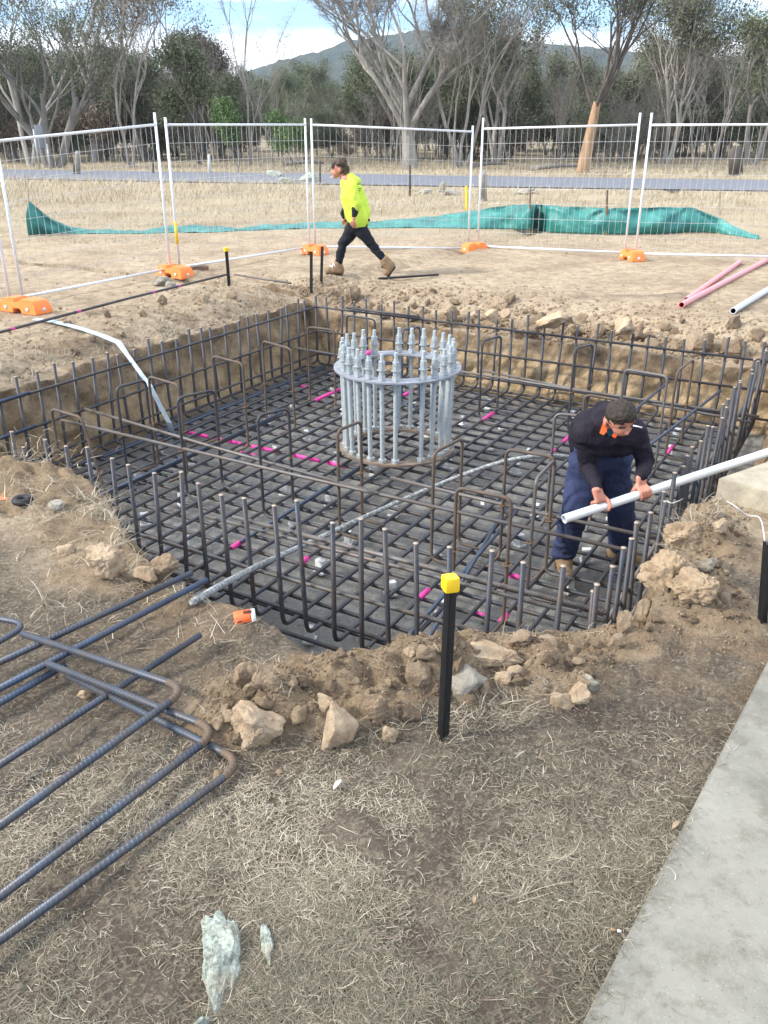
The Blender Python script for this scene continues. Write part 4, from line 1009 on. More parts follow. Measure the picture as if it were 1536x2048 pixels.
for _ in range(45):
    v = random.uniform(4.5, 10.5); u = -7.15-abs(random.gauss(0, .8)); x, y = uv2xy(u, v); clod(x, y, random.choice([.04, .06, .08, .12, .16])*random.uniform(.7, 1.2), L3, G3)
for _ in range(38):
    p = on(random.uniform(1290, 1480), random.uniform(1030, 1250)); clod(p.x, p.y, random.choice([.02, .03, .045, .06])*random.uniform(.8, 1.3), L4, G4)
# gravel: small crumbs nobody could count
def crumbs(name, pts, sizes, mat):
    base = np.array([(1, 0, -.3), (-.5, .87, -.3), (-.5, -.87, -.3), (0, .2, .8), (.5, .6, .3), (-.2, -.6, .4)]); 
    fc = np.array([(0, 2, 1), (0, 4, 3), (4, 1, 3), (1, 2, 5), (1, 5, 3), (0, 3, 5), (0, 5, 2), (0, 1, 4)])
    n = len(pts); a = rng.uniform(0, 6.28, n); c_, s_ = np.cos(a), np.sin(a)
    sc = sizes[:, None]*rng.uniform(.6, 1.2, (n, 3))
    b = base[None]*sc[:, None, :]+rng.normal(0, .12, (n, 6, 3))*sizes[:, None, None]
    V_ = np.stack([b[..., 0]*c_[:, None]-b[..., 1]*s_[:, None], b[..., 0]*s_[:, None]+b[..., 1]*c_[:, None], b[..., 2]], -1)+pts[:, None, :]
    F_ = (fc[None]+np.arange(n)[:, None, None]*6).reshape(-1, 3)
    o = npmesh(name, V_.reshape(-1, 3), F_, mat, k=3); return o
pts = []
while len(pts) < 22000:
    m_ = random.random()
    if m_ < .35: x, y = uv2xy(random.uniform(-7.5, 1), 10.0+abs(random.gauss(0, .7)))
    elif m_ < .7:
        px = random.uniform(390, 1230); p = gp(px, np.interp(px, [420, 700, 900, 1200], [1430, 1400, 1340, 1310])+random.gauss(0, 55)); x, y = p.x, p.y
    elif m_ < .79: p = gp(random.uniform(1270, 1500), random.uniform(1000, 1300)); x, y = p.x, p.y
    elif m_ < .86: x, y = uv2xy(-7.0-abs(random.gauss(0, 1)), random.uniform(3.5, 11))
    else: p = gp(random.uniform(0, 1500), random.uniform(400, 1650)); x, y = p.x, p.y
    pts.append((x, y))
pts = np.array(pts); z = ground_h(pts[:, 0], pts[:, 1]); k_ = z > -.5; pts = pts[k_]; z = z[k_]
dist = np.hypot(pts[:, 0], pts[:, 1]); sz = rng.choice([.3, .4, .6, .9, 1.5, 2.2], len(pts))*.0045*np.clip(dist/3, .7, 3.2)
g_ = crumbs('gravel', np.column_stack([pts, z]), sz, 'clod'); g_['kind'] = 'stuff'
pf = np.column_stack([rng.uniform(UL, UR, 5000), rng.uniform(VN-.3, VF, 5000)]); fx, fy = uv2xy(pf[:, 0], pf[:, 1])
g_ = crumbs('pit_floor_gravel', np.column_stack([fx, fy, ground_h(fx, fy)+.002]), rng.uniform(.004, .012, 5000), 'rock_grey'); g_['kind'] = 'stuff'
# ------------------------------------------------------------------ grass
def blades(name, P, L, W, ang, curve, lift, tone, mat):
    """strips of 3 segments lying on / standing over the ground"""
    n = len(P); k = 4; V_ = np.zeros((n, k, 2, 3)); 
    for i in range(k):
        q = i/(k-1); a = ang+curve*q
        cx_ = np.cos(ang+curve*q*.5)*L*q*np.cos(lift*(1-.6*q)); cy_ = np.sin(ang+curve*q*.5)*L*q*np.cos(lift*(1-.6*q)); cz_ = L*q*np.sin(lift*(1-.45*q))
        w = W*(1-.85*q**1.5)*.5
        for e, s_ in ((0, -1), (1, 1)):
            V_[:, i, e, 0] = P[:, 0]+cx_-np.sin(a)*w*s_; V_[:, i, e, 1] = P[:, 1]+cy_+np.cos(a)*w*s_; V_[:, i, e, 2] = P[:, 2]+cz_+.002
    idx = np.arange(n*k*2).reshape(n, k, 2)
    F_ = np.stack([idx[:, :-1, 0], idx[:, :-1, 1], idx[:, 1:, 1], idx[:, 1:, 0]], -1).reshape(-1, 4)
    return npmesh(name, V_.reshape(-1, 3), F_, mat, tone=np.repeat(tone, k*2))
def in_slab(x, y):
    s_ = (x-.52)*.817-(y-1.44)*.576
    return (s_ > -.004) & (s_ < 1.8)
N = 230000
# sample in photo-plane proportion so density looks even
px = rng.uniform(-60, 1600, N); py = 930+ (2110-930)*rng.uniform(0, 1, N)**.72
a_ = (px-768)/FPX; b_ = -(py-1024)/FPX; dy_ = CP+b_*SP; dz_ = -SP+b_*CP; t_ = -H/dz_
x = a_*t_; y = dy_*t_
dens = .38+1.6*fbm(x*2.2, y*2.2, seed=61)+.9*fbm(x*7, y*7, seed=62)
dens = dens+.35*np.exp(-(((x-.25)/.6)**2+((y-2.35)/.35)**2))
u_, v_ = xy2uv(x, y); sd = np.maximum(np.interp(u_, *zip(*_vn))-v_, np.where((v_ > 3.2), u_-np.interp(v_, *zip(*_ur)), -9))
dens = np.where(sd < .02, 0, np.where((sd < .45) & (u_ > -2.7), dens*.08, dens))*np.where(u_ > .0, .6, 1)*np.where((x > .6) & (y > 2.1), .42, 1)*np.where(x < -.5, .55, 1)
se_ = (x-.52)*.817-(y-1.44)*.576; spill = (se_ > -.004) & (se_ < .05) & (rng.uniform(0, 1, N) < .35*np.exp(-se_/.02)); spill |= in_slab(x, y) & (rng.uniform(0, 1, N) < .006)
keep = (rng.uniform(0, 1, N) < np.clip(dens, .04, 1)) & (~in_slab(x, y) | spill); x, y = x[keep], y[keep]; n = len(x); gz_ = np.where(in_slab(x, y), .057, ground_h(x, y))
tone = np.clip(.42+.24*fbm(x*1.6, y*1.6, seed=63)+rng.normal(0, .27, n)+.10*np.exp(-(((y-2.3)/.4)**2))-.12*sst(2.1, 1.5, y), 0, 1)
gr = (np.exp(-(((x-.3)/.55)**2+((y-2.5)/.18)**2)) > rng.uniform(.1, 1.6, n)); tone[gr] = rng.uniform(0, .12, gr.sum())
g_ = blades('grass', np.column_stack([x, y, gz_]), rng.gamma(2.2, .0095, n)+.006, rng.uniform(.001, .0026, n), rng.uniform(0, 6.28, n), rng.normal(0, .9, n), np.abs(rng.normal(.05, .28, n)), tone, 'straw')
g_['kind'] = 'stuff'
# tufts and roots on the rims and heaps
P_ = []
def tuft(px, py, n_, s_):
    for _ in range(n_):
        p = on(px+random.gauss(0, s_), py+random.gauss(0, s_*.7)); P_.append((p.x, p.y, p.z))
for a in [(50, 950, 340, 55), (120, 985, 300, 50), (200, 1000, 200, 35), (235, 1020, 120, 22), (255, 1070, 90, 18), (100, 1080, 120, 60), (220, 1120, 90, 40), (350, 1180, 90, 22), (300, 1190, 90, 22), (390, 1185, 60, 18), (800, 1280, 60, 16), (770, 1310, 60, 18), (840, 1300, 40, 12), (1350, 1040, 260, 26), (1330, 1080, 260, 24), (1400, 1030, 120, 22),
          (1310, 1120, 100, 18), (1050, 1270, 40, 18), (1180, 1250, 40, 18), (620, 1440, 60, 26), (720, 1470, 60, 26), (590, 1400, 50, 22), (900, 1440, 200, 40), (1000, 1420, 160, 40), (1115, 1722, 70, 10), (1045, 1790, 50, 9),
          (260, 1150, 50, 20), (180, 1010, 60, 30), (560, 1350, 40, 30), (460, 1180, 30, 20), (1440, 1000, 40, 24), (1480, 1040, 50, 30), (540, 1490, 60, 30), (430, 1260, 60, 30), (100, 1240, 60, 50), (250, 1240, 60, 50)]: tuft(*a)
P_ = np.array(P_); n = len(P_)
ds_ = np.clip(P_[:, 1]/2.6, .8, 2.0); g_ = blades('grass', P_, (rng.gamma(3, .016, n)+.015)*ds_**.6, rng.uniform(.0015, .0035, n)*ds_, rng.uniform(0, 6.28, n), rng.normal(0, .8, n), np.abs(rng.normal(.5, .4, n)), np.clip(rng.normal(.6, .22, n), 0, 1), 'straw'); g_['kind'] = 'stuff'
# rim turf on the left bank and far field
def turf(N, fx, L, W, lift, tone, mat, name='grass'):
    xy = fx(N); x, y = xy[:, 0], xy[:, 1]; n = len(x)
    o = blades(name, np.column_stack([x, y, ground_h(x, y)]), L(n, x, y), W(n, x, y), rng.uniform(0, 6.28, n), rng.normal(0, .5, n), lift(n), np.clip(tone(n, x, y), 0, 1), mat); o['kind'] = 'stuff'; return o
def f_left(N):
    v = rng.uniform(2.8, 9.8, N); u = -6.98-np.abs(rng.normal(0, .35, N)); x, y = uv2xy(u, v); return np.column_stack([x, y])
turf(7000, f_left, lambda n, x, y: rng.gamma(3, .02, n), lambda n, x, y: rng.uniform(.003, .006, n), lambda n: np.abs(rng.normal(.5, .4, n)), lambda n, x, y: rng.normal(.6, .2, n), 'straw')
def f_field(N):
    y = 17.5+44*rng.uniform(0, 1, N)**1.5; x = rng.uniform(-1, 1, N)*(y*.5+1.5); d_ = fbm(x*.35, y*.35, seed=71)+.5*fbm(x*1.5, y*1.5, seed=72)
    yr0 = np.interp(x, [p[0] for p in rp], [p[1] for p in rp]); yr1 = np.interp(x, [p[0] for p in rp], [p[2] for p in rp])
    k = (rng.uniform(-.5, .5, N) < d_+sst(18, 30, y)*.6-.15) & ((y < yr0-.3) | (y > yr1+.3)); return np.column_stack([x[k], y[k]])
turf(90000, f_field, lambda n, x, y: rng.gamma(4, .045, n)*(.35+.65*sst(18, 26, y))*np.where(y > 40, 1.2, 1)*np.where((x < -2) & (y > 27) & (y < 42), 2.0, 1), lambda n, x, y: rng.uniform(.006, .014, n)*np.clip(y/25, .8, 1.8), lambda n: np.clip(rng.normal(1.1, .3, n), .2, 1.5), lambda n, x, y: .55+.25*fbm(x*.4, y*.4, seed=73)+rng.normal(0, .18, n), 'field_grass')
# ------------------------------------------------------------------ trees
def gum(seed, h, tr, stems=1, fork=.3, spread=.45, levels=4, leaves=9000, leaf=.12, barkm='bark_pale', leafm='leaf_gum', clump=.7, lean_=0., twiggy=.35, crown_lo=.35, nb=3, tone0=.5, tl=.55, child0=1., cr0=None, limbm=None):
    r_ = random.Random(seed); rg = np.random.default_rng(seed); m = MB(); m2 = MB() if limbm else None; tips = []
    def branch(p, d_, L, r, lv):
        k = 4 if lv > 2 else 5; pts = [p]; dd = d_.copy(); q = p.copy()
        for i in range(k):
            js = .35 if (lv == levels and child0 != 1.) else 1.
            dd = (dd+Vector((r_.gauss(0, .13)*js, r_.gauss(0, .13)*js, r_.gauss(0, .08)*js+.05*(1 if lv > 1 else .3)))).normalized()
            q = q+dd*(L/k); pts.append(q.copy())
        (m if lv == levels or not m2 else m2).tube(pts, r, 7 if lv == levels else (5 if lv > 1 else 3), caps=False, taper=[r*(1-.5*i/k) for i in range(k+1)])
        if lv <= 1: tips.append(pts[-1]); tips.append(pts[-3])
        if lv == 0: return
        n_ = (nb if lv > 1 else nb+1) if lv < levels or child0 == 1. else 7
        for i in range(n_):
            f = .35+.65*(i+1)/n_ if lv < levels else fork+(1-fork)*(i+.6)/n_
            j = min(k-1, int(f*k)); b = pts[j].lerp(pts[j+1], f*k-j) if f < 1 else pts[-1]
            ax = Vector((r_.gauss(0, 1), r_.gauss(0, 1), 0)).normalized(); an = r_.uniform(.5, 1.4)*spread
            nd = (dd*math.cos(an)+ax*math.sin(an)+Vector((0, 0, .12))).normalized()
            c0 = child0 if lv == levels else 1.
            branch(b, nd, L*r_.uniform(.5, .78)*c0, r*(cr0 if (cr0 and lv == levels) else 1)*r_.uniform(.42, .62), lv-1)
    for s_ in range(stems):
        a = r_.uniform(0, 6.28); sp_ = (.0 if stems == 1 else .24)
        d0 = Vector((math.cos(a)*sp_+lean_, math.sin(a)*sp_, 1)).normalized()
        branch(Vector((math.cos(a)*tr*.6*(stems > 1), math.sin(a)*tr*.6*(stems > 1), -.3)), d0, h*tl, tr*(1 if stems == 1 else r_.uniform(.6, .95)), levels)
    zmax = max(t_.z for t_ in tips); 
    if twiggy:
        for t_ in tips:
            for _ in range(int(3*twiggy)):
                d_ = Vector((r_.gauss(0, 1), r_.gauss(0, 1), r_.gauss(.3, .7))).normalized()*h*.05*r_.uniform(.5, 1.4)
                (m2 or m).tube([t_, t_+d_*.6+Vector((0, 0, -.02)), t_+d_], h*.0010, 3, caps=False, taper=[h*.0011, h*.0008, h*.0004])
    crown = None
    if leaves:
        tp_ = np.array([t_ for t_ in tips if t_.z > zmax*crown_lo]); c = tp_[rg.integers(0, len(tp_), leaves)]
        sel = rg.uniform(0, 1, leaves)
        off = rg.normal(0, 1, (leaves, 3)); off /= np.linalg.norm(off, axis=1)[:, None]; off *= (rg.uniform(0, 1, leaves)**.45)[:, None]*clump*np.array([1, 1, .7])
        hsh = (np.abs(np.sin(c[:, 0]*12.9+c[:, 1]*78.2+c[:, 2]*37.7)*43758.5) % 1); c = c[:]+off*(.5+hsh[:, None]*.8)
        keep = hsh > .15; c = c[keep]; hsh = hsh[keep]; n_ = len(c)
        a = rg.uniform(0, 6.28, n_); el = rg.normal(-.6, .6, n_); L = leaf*rg.uniform(.6, 1.4, n_); W = L*.38
        dx = np.stack([np.cos(a)*np.cos(el), np.sin(a)*np.cos(el), np.sin(el)], -1); ra = rg.normal(0, 1, (n_, 3)); wv = np.cross(dx, ra); wv /= np.linalg.norm(wv, axis=1)[:, None]
        V_ = np.stack([c-dx*L[:, None]*.5, c+wv*W[:, None]*.5, c+dx*L[:, None]*.5, c-wv*W[:, None]*.5], 1).reshape(-1, 3)
        F_ = np.arange(n_*4).reshape(-1, 4); tone = np.clip(tone0+(hsh-.5)*.7+rg.normal(0, .18, n_), 0, 1)
        crown = (V_, F_, np.repeat(tone, 4))
    return m, crown, barkm, leafm, m2, limbm
def plant_tree(name, g, loc, label, cat='tree', group=None, rz=0, sc=1):
    root = thing(name, loc, label, cat, group); root.rotation_euler = (0, 0, rz); root.scale = (sc,)*3
    m, crown, bm_, lm, m2, lbm = g
    t_ = m.build('trunk', bm_, loc=(0, 0, 0)); t_.parent = root
    if m2: t2 = m2.build('limbs', lbm, loc=(0, 0, 0)); t2.parent = root
    if crown: npmesh('crown', crown[0], crown[1], lm, tone=crown[2], parent=root)
    return root
def base(px, Y): x = at(px, 330, Y).x; return Vector((x, Y, gh(x, Y)))
# individual trees one can name
plant_tree('gum_tree', gum(11, 9, .46, stems=1, fork=.45, spread=.60, levels=5, leaves=3000, leaf=.16, clump=.7, barkm='bark_pale', leafm='leaf_gum', crown_lo=.75, twiggy=2, nb=3, tl=.36, child0=1.9, cr0=.62), base(822, 49), 'big pale many limbed gum tree, nearly bare, above the walking man')
plant_tree('gum_tree', gum(23, 9, .36, stems=1, fork=.8, spread=.66, levels=5, leaves=9000, leaf=.16, clump=.7, barkm='bark_orange', leafm='leaf_gum', crown_lo=.55, nb=3, tone0=.4, tl=.38, child0=1.7, cr0=.50, limbm='bark_dark'), base(1165, 44.5), 'gum tree with an orange brown trunk and dark spreading limbs right of the middle')
plant_tree('gum_tree', gum(31, 14, .28, stems=1, fork=.45, spread=.42, levels=4, leaves=7000, leaf=.2, clump=1.3, barkm='bark_pale', leafm='leaf_gum', crown_lo=.7), base(190, 58), 'tall gum tree with a straight pale trunk at the left')
plant_tree('gum_tree', gum(32, 12, .22, stems=2, fork=.4, spread=.42, levels=4, leaves=8000, leaf=.2, clump=1.3, barkm='bark_pale', leafm='leaf_gum', crown_lo=.6), base(300, 60), 'tall twin stemmed pale gum tree between the left trees')
plant_tree('gum_tree', gum(33, 7.5, .30, stems=3, fork=.3, spread=.6, levels=5, leaves=12000, leaf=.15, clump=.9, barkm='bark_grey', leafm='leaf_gum', nb=3), base(108, 50), 'large dark gum tree with a mass of spreading limbs at the left')
plant_tree('gum_tree', gum(34, 5.0, .16, stems=1, fork=.3, spread=.45, levels=5, leaves=14000, leaf=.17, clump=.85, barkm='bark_dark', leafm='leaf_gum'), base(402, 54), 'rounded olive green gum tree left of the gap in the trees')
plant_tree('gum_tree', gum(35, 6.2, .2, stems=1, fork=.4, spread=.42, levels=5, leaves=13000, leaf=.18, clump=.9, barkm='bark_dark', leafm='leaf_brown'), base(448, 64), 'brownish gum tree behind the rounded olive one')
plant_tree('young_tree', gum(36, 2.9, .05, stems=1, fork=.15, spread=.5, levels=4, leaves=8000, leaf=.13, clump=.42, barkm='bark_grey', leafm='leaf_green', crown_lo=.1), base(472, 44), 'bright green young tree below the gap in the trees')
plant_tree('young_tree', gum(37, 2.5, .045, stems=2, fork=.15, spread=.5, levels=4, leaves=5000, leaf=.13, clump=.40, barkm='bark_grey', leafm='leaf_green', crown_lo=.1), base(598, 47), 'smaller bright green young tree just left of the middle fence joint')
plant_tree('gum_tree', gum(51, 13, .17, stems=2, fork=.35, spread=.40, levels=4, leaves=8000, leaf=.16, clump=.9, barkm='bark_pale', leafm='leaf_gum', crown_lo=.5, twiggy=.4), base(60, 53), 'pale twin stemmed gum with fine bare twigs near the left edge')
plant_tree('gum_tree', gum(52, 11, .15, stems=2, fork=.3, spread=.42, levels=4, leaves=6000, leaf=.16, clump=.8, barkm='bark_pale', leafm='leaf_brown', crown_lo=.5, twiggy=.4), base(262, 51), 'slim pale gum with brown leaves, left of the first fence joint')
plant_tree('gum_tree', gum(53, 10, .14, stems=3, fork=.3, spread=.42, levels=4, leaves=7000, leaf=.16, clump=.8, barkm='bark_pale', leafm='leaf_gum', crown_lo=.5, twiggy=.4), base(925, 50), 'slim pale many stemmed gum beside the big bare one')
plant_tree('gum_tree', gum(38, 8, .2, stems=3, fork=.35, spread=.42, levels=4, leaves=15000, leaf=.17, clump=.9, barkm='bark_pale', leafm='leaf_dark'), base(990, 57), 'dark leafy gum tree with pale stems right of the big bare one')
plant_tree('gum_tree', gum(39, 8.5, .16, stems=4, fork=.4, spread=.36, levels=4, leaves=16000, leaf=.17, clump=.9, barkm='bark_pale', leafm='leaf_dark'), base(1330, 54), 'leafy gum with several slender pale stems above the right fence joint')
plant_tree('gum_tree', gum(40, 7, .2, stems=2, fork=.25, spread=.5, levels=4, leaves=17000, leaf=.17, clump=.9, barkm='bark_grey', leafm='leaf_gum'), base(1500, 52), 'wide leafy tree at the right edge')
plant_tree('gum_tree', gum(41, 9, .22, stems=2, fork=.3, spread=.5, levels=4, leaves=9000, leaf=.17, clump=.9, barkm='bark_grey', leafm='leaf_gum'), base(1420, 62), 'tall green leafy gum behind the tree at the right edge')
plant_tree('gum_tree', gum(42, 6, .2, stems=1, fork=.4, spread=.5, levels=4, leaves=13000, leaf=.2, clump=1.1, barkm='bark_grey', leafm='leaf_dark'), base(30, 66), 'dark green tree at the left edge')
# repeated bush: shapes shared
protoT = [gum(101, 6.6, .13, 1, .4, .5, 4, 17000, .17, 'bark_grey', 'leaf_gum', 1.0), gum(102, 5.8, .10, 2, .35, .5, 4, 14000, .17, 'bark_grey', 'leaf_dark', .9),
          gum(103, 6, .11, 2, .3, .5, 4, 13000, .17, 'bark_grey', 'leaf_brown', 1.0), gum(104, 6, .08, 3, .3, .4, 4, 11000, .16, 'bark_pale', 'leaf_gum', .9)]
labT = [('grey barked gum with green grey crown in the bush beyond the road', 'grey gums of the bush'), ('dark leafed pale stemmed gum in the bush beyond the road', 'dark gums of the bush'),
        ('brown crowned tree in the bush beyond the road', 'brown trees of the bush'), ('slim many stemmed olive gum in the bush beyond the road', 'slim gums of the bush')]
roots = []
for i, g in enumerate(protoT): roots.append([g, labT[i], None])
def bush(i, px, Y, s_):
    g, (lb, gr), r0 = roots[i]; b = base(px, Y); rz = random.uniform(0, 6.28)
    if r0 is None: roots[i][2] = plant_tree('gum_tree', g, b, lb, 'tree', gr, rz, s_)
    else: copy_tree(r0, b, rz, lb, s_, gr)
def gapped(px, Y): return 500 < px < 760
for k in range(150):
    Y = random.uniform(58, 98); px = random.uniform(-90, 1640); s_ = random.uniform(.66, 1.02)
    if gapped(px, Y): s_ *= .50
    elif 735 <= px < 880: s_ *= .8
    bush(random.choice([0, 0, 0, 1, 1, 2, 3]), px, Y, s_)
for k in range(56):   # the belt of trees runs on past both sides of the frame
    bush(random.choice([0, 1, 2, 3]), random.choice([random.uniform(-700, -90), random.uniform(1640, 2300)]), random.uniform(56, 92), random.uniform(.7, 1.05))
for k in range(70):   # low scrub filling the gap and the foot of the bush
    bush(random.choice([1, 2, 3, 2]), random.uniform(-50, 1600), random.uniform(78, 112), random.uniform(.34, .52))
for k in range(34):   # trees on the rise behind the gap
    px = random.uniform(500, 790); Y = random.uniform(105, 170); bush(random.choice([0, 1, 0, 2]), px, Y, random.uniform(.8, 1.15)*(.8 if px < 560 else 1.05))
# thin bare saplings
sapg = [gum(301, 6, .05, 1, .4, .3, 3, 0, barkm='bark_pale', twiggy=1), gum(302, 7.5, .06, 1, .5, .25, 3, 0, barkm='bark_pale', lean_=.06, twiggy=1), gum(303, 5, .045, 2, .3, .4, 3, 0, barkm='bark_grey', twiggy=1), gum(304, 4, .04, 4, .2, .55, 3, 0, barkm='bark_grey', twiggy=2), gum(305, 2.6, .03, 5, .15, .8, 3, 6000, .12, 'bark_grey', 'leaf_brown', .5, crown_lo=.05), gum(306, 2.9, .03, 5, .15, .8, 3, 7000, .12, 'bark_grey', 'leaf_dark', .55, crown_lo=.05)]
labS = [('thin pale bare sapling standing in the bush', 'pale saplings'), ('thin pale leaning sapling in the bush', 'leaning saplings'), ('thin grey bare sapling in the bush', 'grey saplings'), ('low grey twiggy shrub at the foot of the bush', 'twiggy shrubs'), ('low brown leafy shrub at the foot of the bush', 'brown shrubs'), ('low dark green shrub at the foot of the bush', 'green shrubs')]
rs = [None]*6
for k in range(290):
    i = random.choice([0, 0, 1, 2, 3, 4, 4, 5, 5, 5]); Y = random.uniform(47, 80); px = random.uniform(-60, 1620)
    if i == 3: Y = random.uniform(52, 70)
    if i > 3: Y = random.uniform(58, 86)
    if px < 700 and Y < 52: Y += 6
    b = base(px, Y); s_ = random.uniform(.7, 1.35)*(.6 if gapped(px, Y) else 1)*(1.1 if i > 3 else 1)
    nm = 'sapling' if i < 3 else 'shrub'
    if rs[i] is None: rs[i] = plant_tree(nm, sapg[i], b, labS[i][0], nm, labS[i][1], random.uniform(0, 6), s_)
    else: copy_tree(rs[i], b, random.uniform(0, 6), labS[i][0], s_, labS[i][1])
# fallen logs
for px, Y, L, rz, lb in [(1060, 47, 3.0, .1, 'fallen grey branch lying beyond the road below the orange trunk'), (945, 50, 2.2, .5, 'fallen grey branch beyond the road left of the orange trunk'), (570, 52, 2.4, -.3, 'fallen grey branch beyond the road below the gap')]:
    b = base(px, Y); dd = Vector((math.cos(rz), math.sin(rz), .04)); m = MB(); m.tube([b+Vector((0, 0, .12)), b+dd*L*.5+Vector((0, 0, .2)), b+dd*L+Vector((0, 0, .1))], .1, 7, taper=[.13, .1, .05])
    m.tube([b+dd*L*.4+Vector((0, 0, .15)), b+dd*L*.5+Vector((.2, .1, .7))], .04, 5, taper=[.05, .02]); T(m.build('fallen_branch', 'bark_grey', loc=b), lb, 'branch')
# ------------------------------------------------------------------ hill
hx = np.linspace(-1700, 2100, 420); hy = np.linspace(420, 1900, 170)
HX, HY = np.meshgrid(hx, hy, indexing='ij')
pxs = 768+FPX*HX/(HY*CP)
ridge = np.interp(hx*1300/1300, [-1700, -700, -260, -180, -60, 20, 90, 170, 330, 480, 700, 1200, 2100], [10, 20, 42, 74, 104, 124, 128, 120, 100, 84, 70, 50, 20])
prof = np.exp(-((HY-1350)/330)**2)
ridge = ridge*.9
HZ = ridge[:, None]*np.maximum(prof, 0)+fbm(HX*.004, HY*.004, seed=81, o=4)*16*prof+(fbm(HX*.05, HY*.05, seed=82, o=3)*5+np.abs(fbm(HX*.09, HY*.09, seed=83, o=2))*7)*sst(.08, .3, prof)-4
nu, nv = HX.shape; idx = np.arange(nu*nv).reshape(nu, nv)
F = np.stack([idx[:-1, :-1], idx[1:, :-1], idx[1:, 1:], idx[:-1, 1:]], -1).reshape(-1, 4)
struct(npmesh('hill', np.stack([HX, HY, HZ], -1).reshape(-1, 3), F, 'hill', smooth=False))
# ------------------------------------------------------------------ people
def cap_bm(bm, p0, r0, p1, r1, n=16):
    p0, p1 = Vector(p0), Vector(p1); d_ = p1-p0; L = d_.length
    if L < 1e-5: d_ = Vector((0, 0, 1)); L = 1e-4
    d_.normalize(); q = d_.to_track_quat('Z', 'Y').to_matrix()
    rings = []; h = 6
    for i in range(h+1): a = -PI/2+PI/2*i/h; rings.append((math.sin(a)*r0, math.cos(a)*r0))
    for i in range(h+1): a = PI/2*i/h; rings.append((L+math.sin(a)*r1, math.cos(a)*r1))
    vs = []
    for z_, r_ in rings: vs.append([bm.verts.new(p0+q @ Vector((math.cos(2*PI*k/n)*max(r_, 1e-4), math.sin(2*PI*k/n)*max(r_, 1e-4), z_))) for k in range(n)])
    for i in range(len(vs)-1):
        for k in range(n): bm.faces.new((vs[i][k], vs[i][(k+1) % n], vs[i+1][(k+1) % n], vs[i+1][k]))
    bm.faces.new(vs[0][::-1]); bm.faces.new(vs[-1])
def ell_bm(bm, c, rad, rot=None, n=20):
    mt = Matrix.Translation(Vector(c)) @ ((rot.to_4x4() if rot is not None else Matrix.Identity(4))) @ Matrix.Diagonal((*rad, 1))
    bmesh.ops.create_uvsphere(bm, u_segments=n, v_segments=n//2+2, radius=1, matrix=mt)
def organic(name, prims, voxel, mat, parent, smooth=4, wr=0., wf=14, loc=None, wdir=(1, 1, 1)):
    bm = bmesh.new()
    for p in prims:
        if p[0] == 'c': cap_bm(bm, *p[1:])
        elif p[0] == 'e': ell_bm(bm, *p[1:])
        elif p[0] == 'ch':
            pts, rs = p[1], p[2]
            for i in range(len(pts)-1): cap_bm(bm, pts[i], rs[i], pts[i+1], rs[i+1])
    me = bpy.data.meshes.new(name+'_tmp'); bm.to_mesh(me); bm.free()
    o = bpy.data.objects.new(name+'_tmp', me); COL.objects.link(o)
    md = o.modifiers.new('r', 'REMESH'); md.mode = 'VOXEL'; md.voxel_size = voxel; md.use_smooth_shade = True
    s_ = o.modifiers.new('s', 'SMOOTH'); s_.factor = .5; s_.iterations = smooth
    dg = bpy.context.evaluated_depsgraph_get(); ev = o.evaluated_get(dg); me2 = bpy.data.meshes.new_from_object(ev)
    COL.objects.unlink(o); bpy.data.objects.remove(o)
    base_ = Vector(parent.location) if parent is not None and parent.parent is None else (Vector(parent.parent.location) if parent is not None else Vector(loc))
    co = np.zeros(len(me2.vertices)*3); me2.vertices.foreach_get('co', co); co = co.reshape(-1, 3)
    if wr:
        no = np.zeros(len(me2.vertices)*3); me2.vertices.foreach_get('normal', no); no = no.reshape(-1, 3)
        q = co*np.array(wdir)
        wobx = fbm(q[:, 0]*wf, q[:, 1]*wf, q[:, 2]*wf, o=3, seed=91)
        f = 1-2*np.abs(fbm(q[:, 0]*wf*.55, q[:, 1]*wf*.55, q[:, 2]*wf*.55, o=2, seed=92)*1.6)
        co = co+no*((wobx*.6+f*.6)*wr)[:, None]
    co = co-np.array(base_); me2.vertices.foreach_set('co', co.ravel()); me2.update()
    me2.materials.clear(); me2.materials.append(M[mat]); me2.shade_smooth(); me2.name = name
    oo = bpy.data.objects.new(name, me2); COL.objects.link(oo)
    if parent is not None: oo.parent = parent
    return oo
def V3(*a): return Vector(a)
# ---- walking man
Y0 = 13.52
def w(px, py, dy=0): return at(px, py, Y0+dy)
fz = gh(w(670, 548).x, Y0)
man = thing('person', Vector((w(715, 548).x, Y0, fz)), 'man in a bright yellow hooded jacket walking left past the fence, head bowed', 'person')
NR, FR = -.10, .10   # near side (towards camera) and far side
hipN, hipF = w(712, 448, NR), w(712, 448, FR)
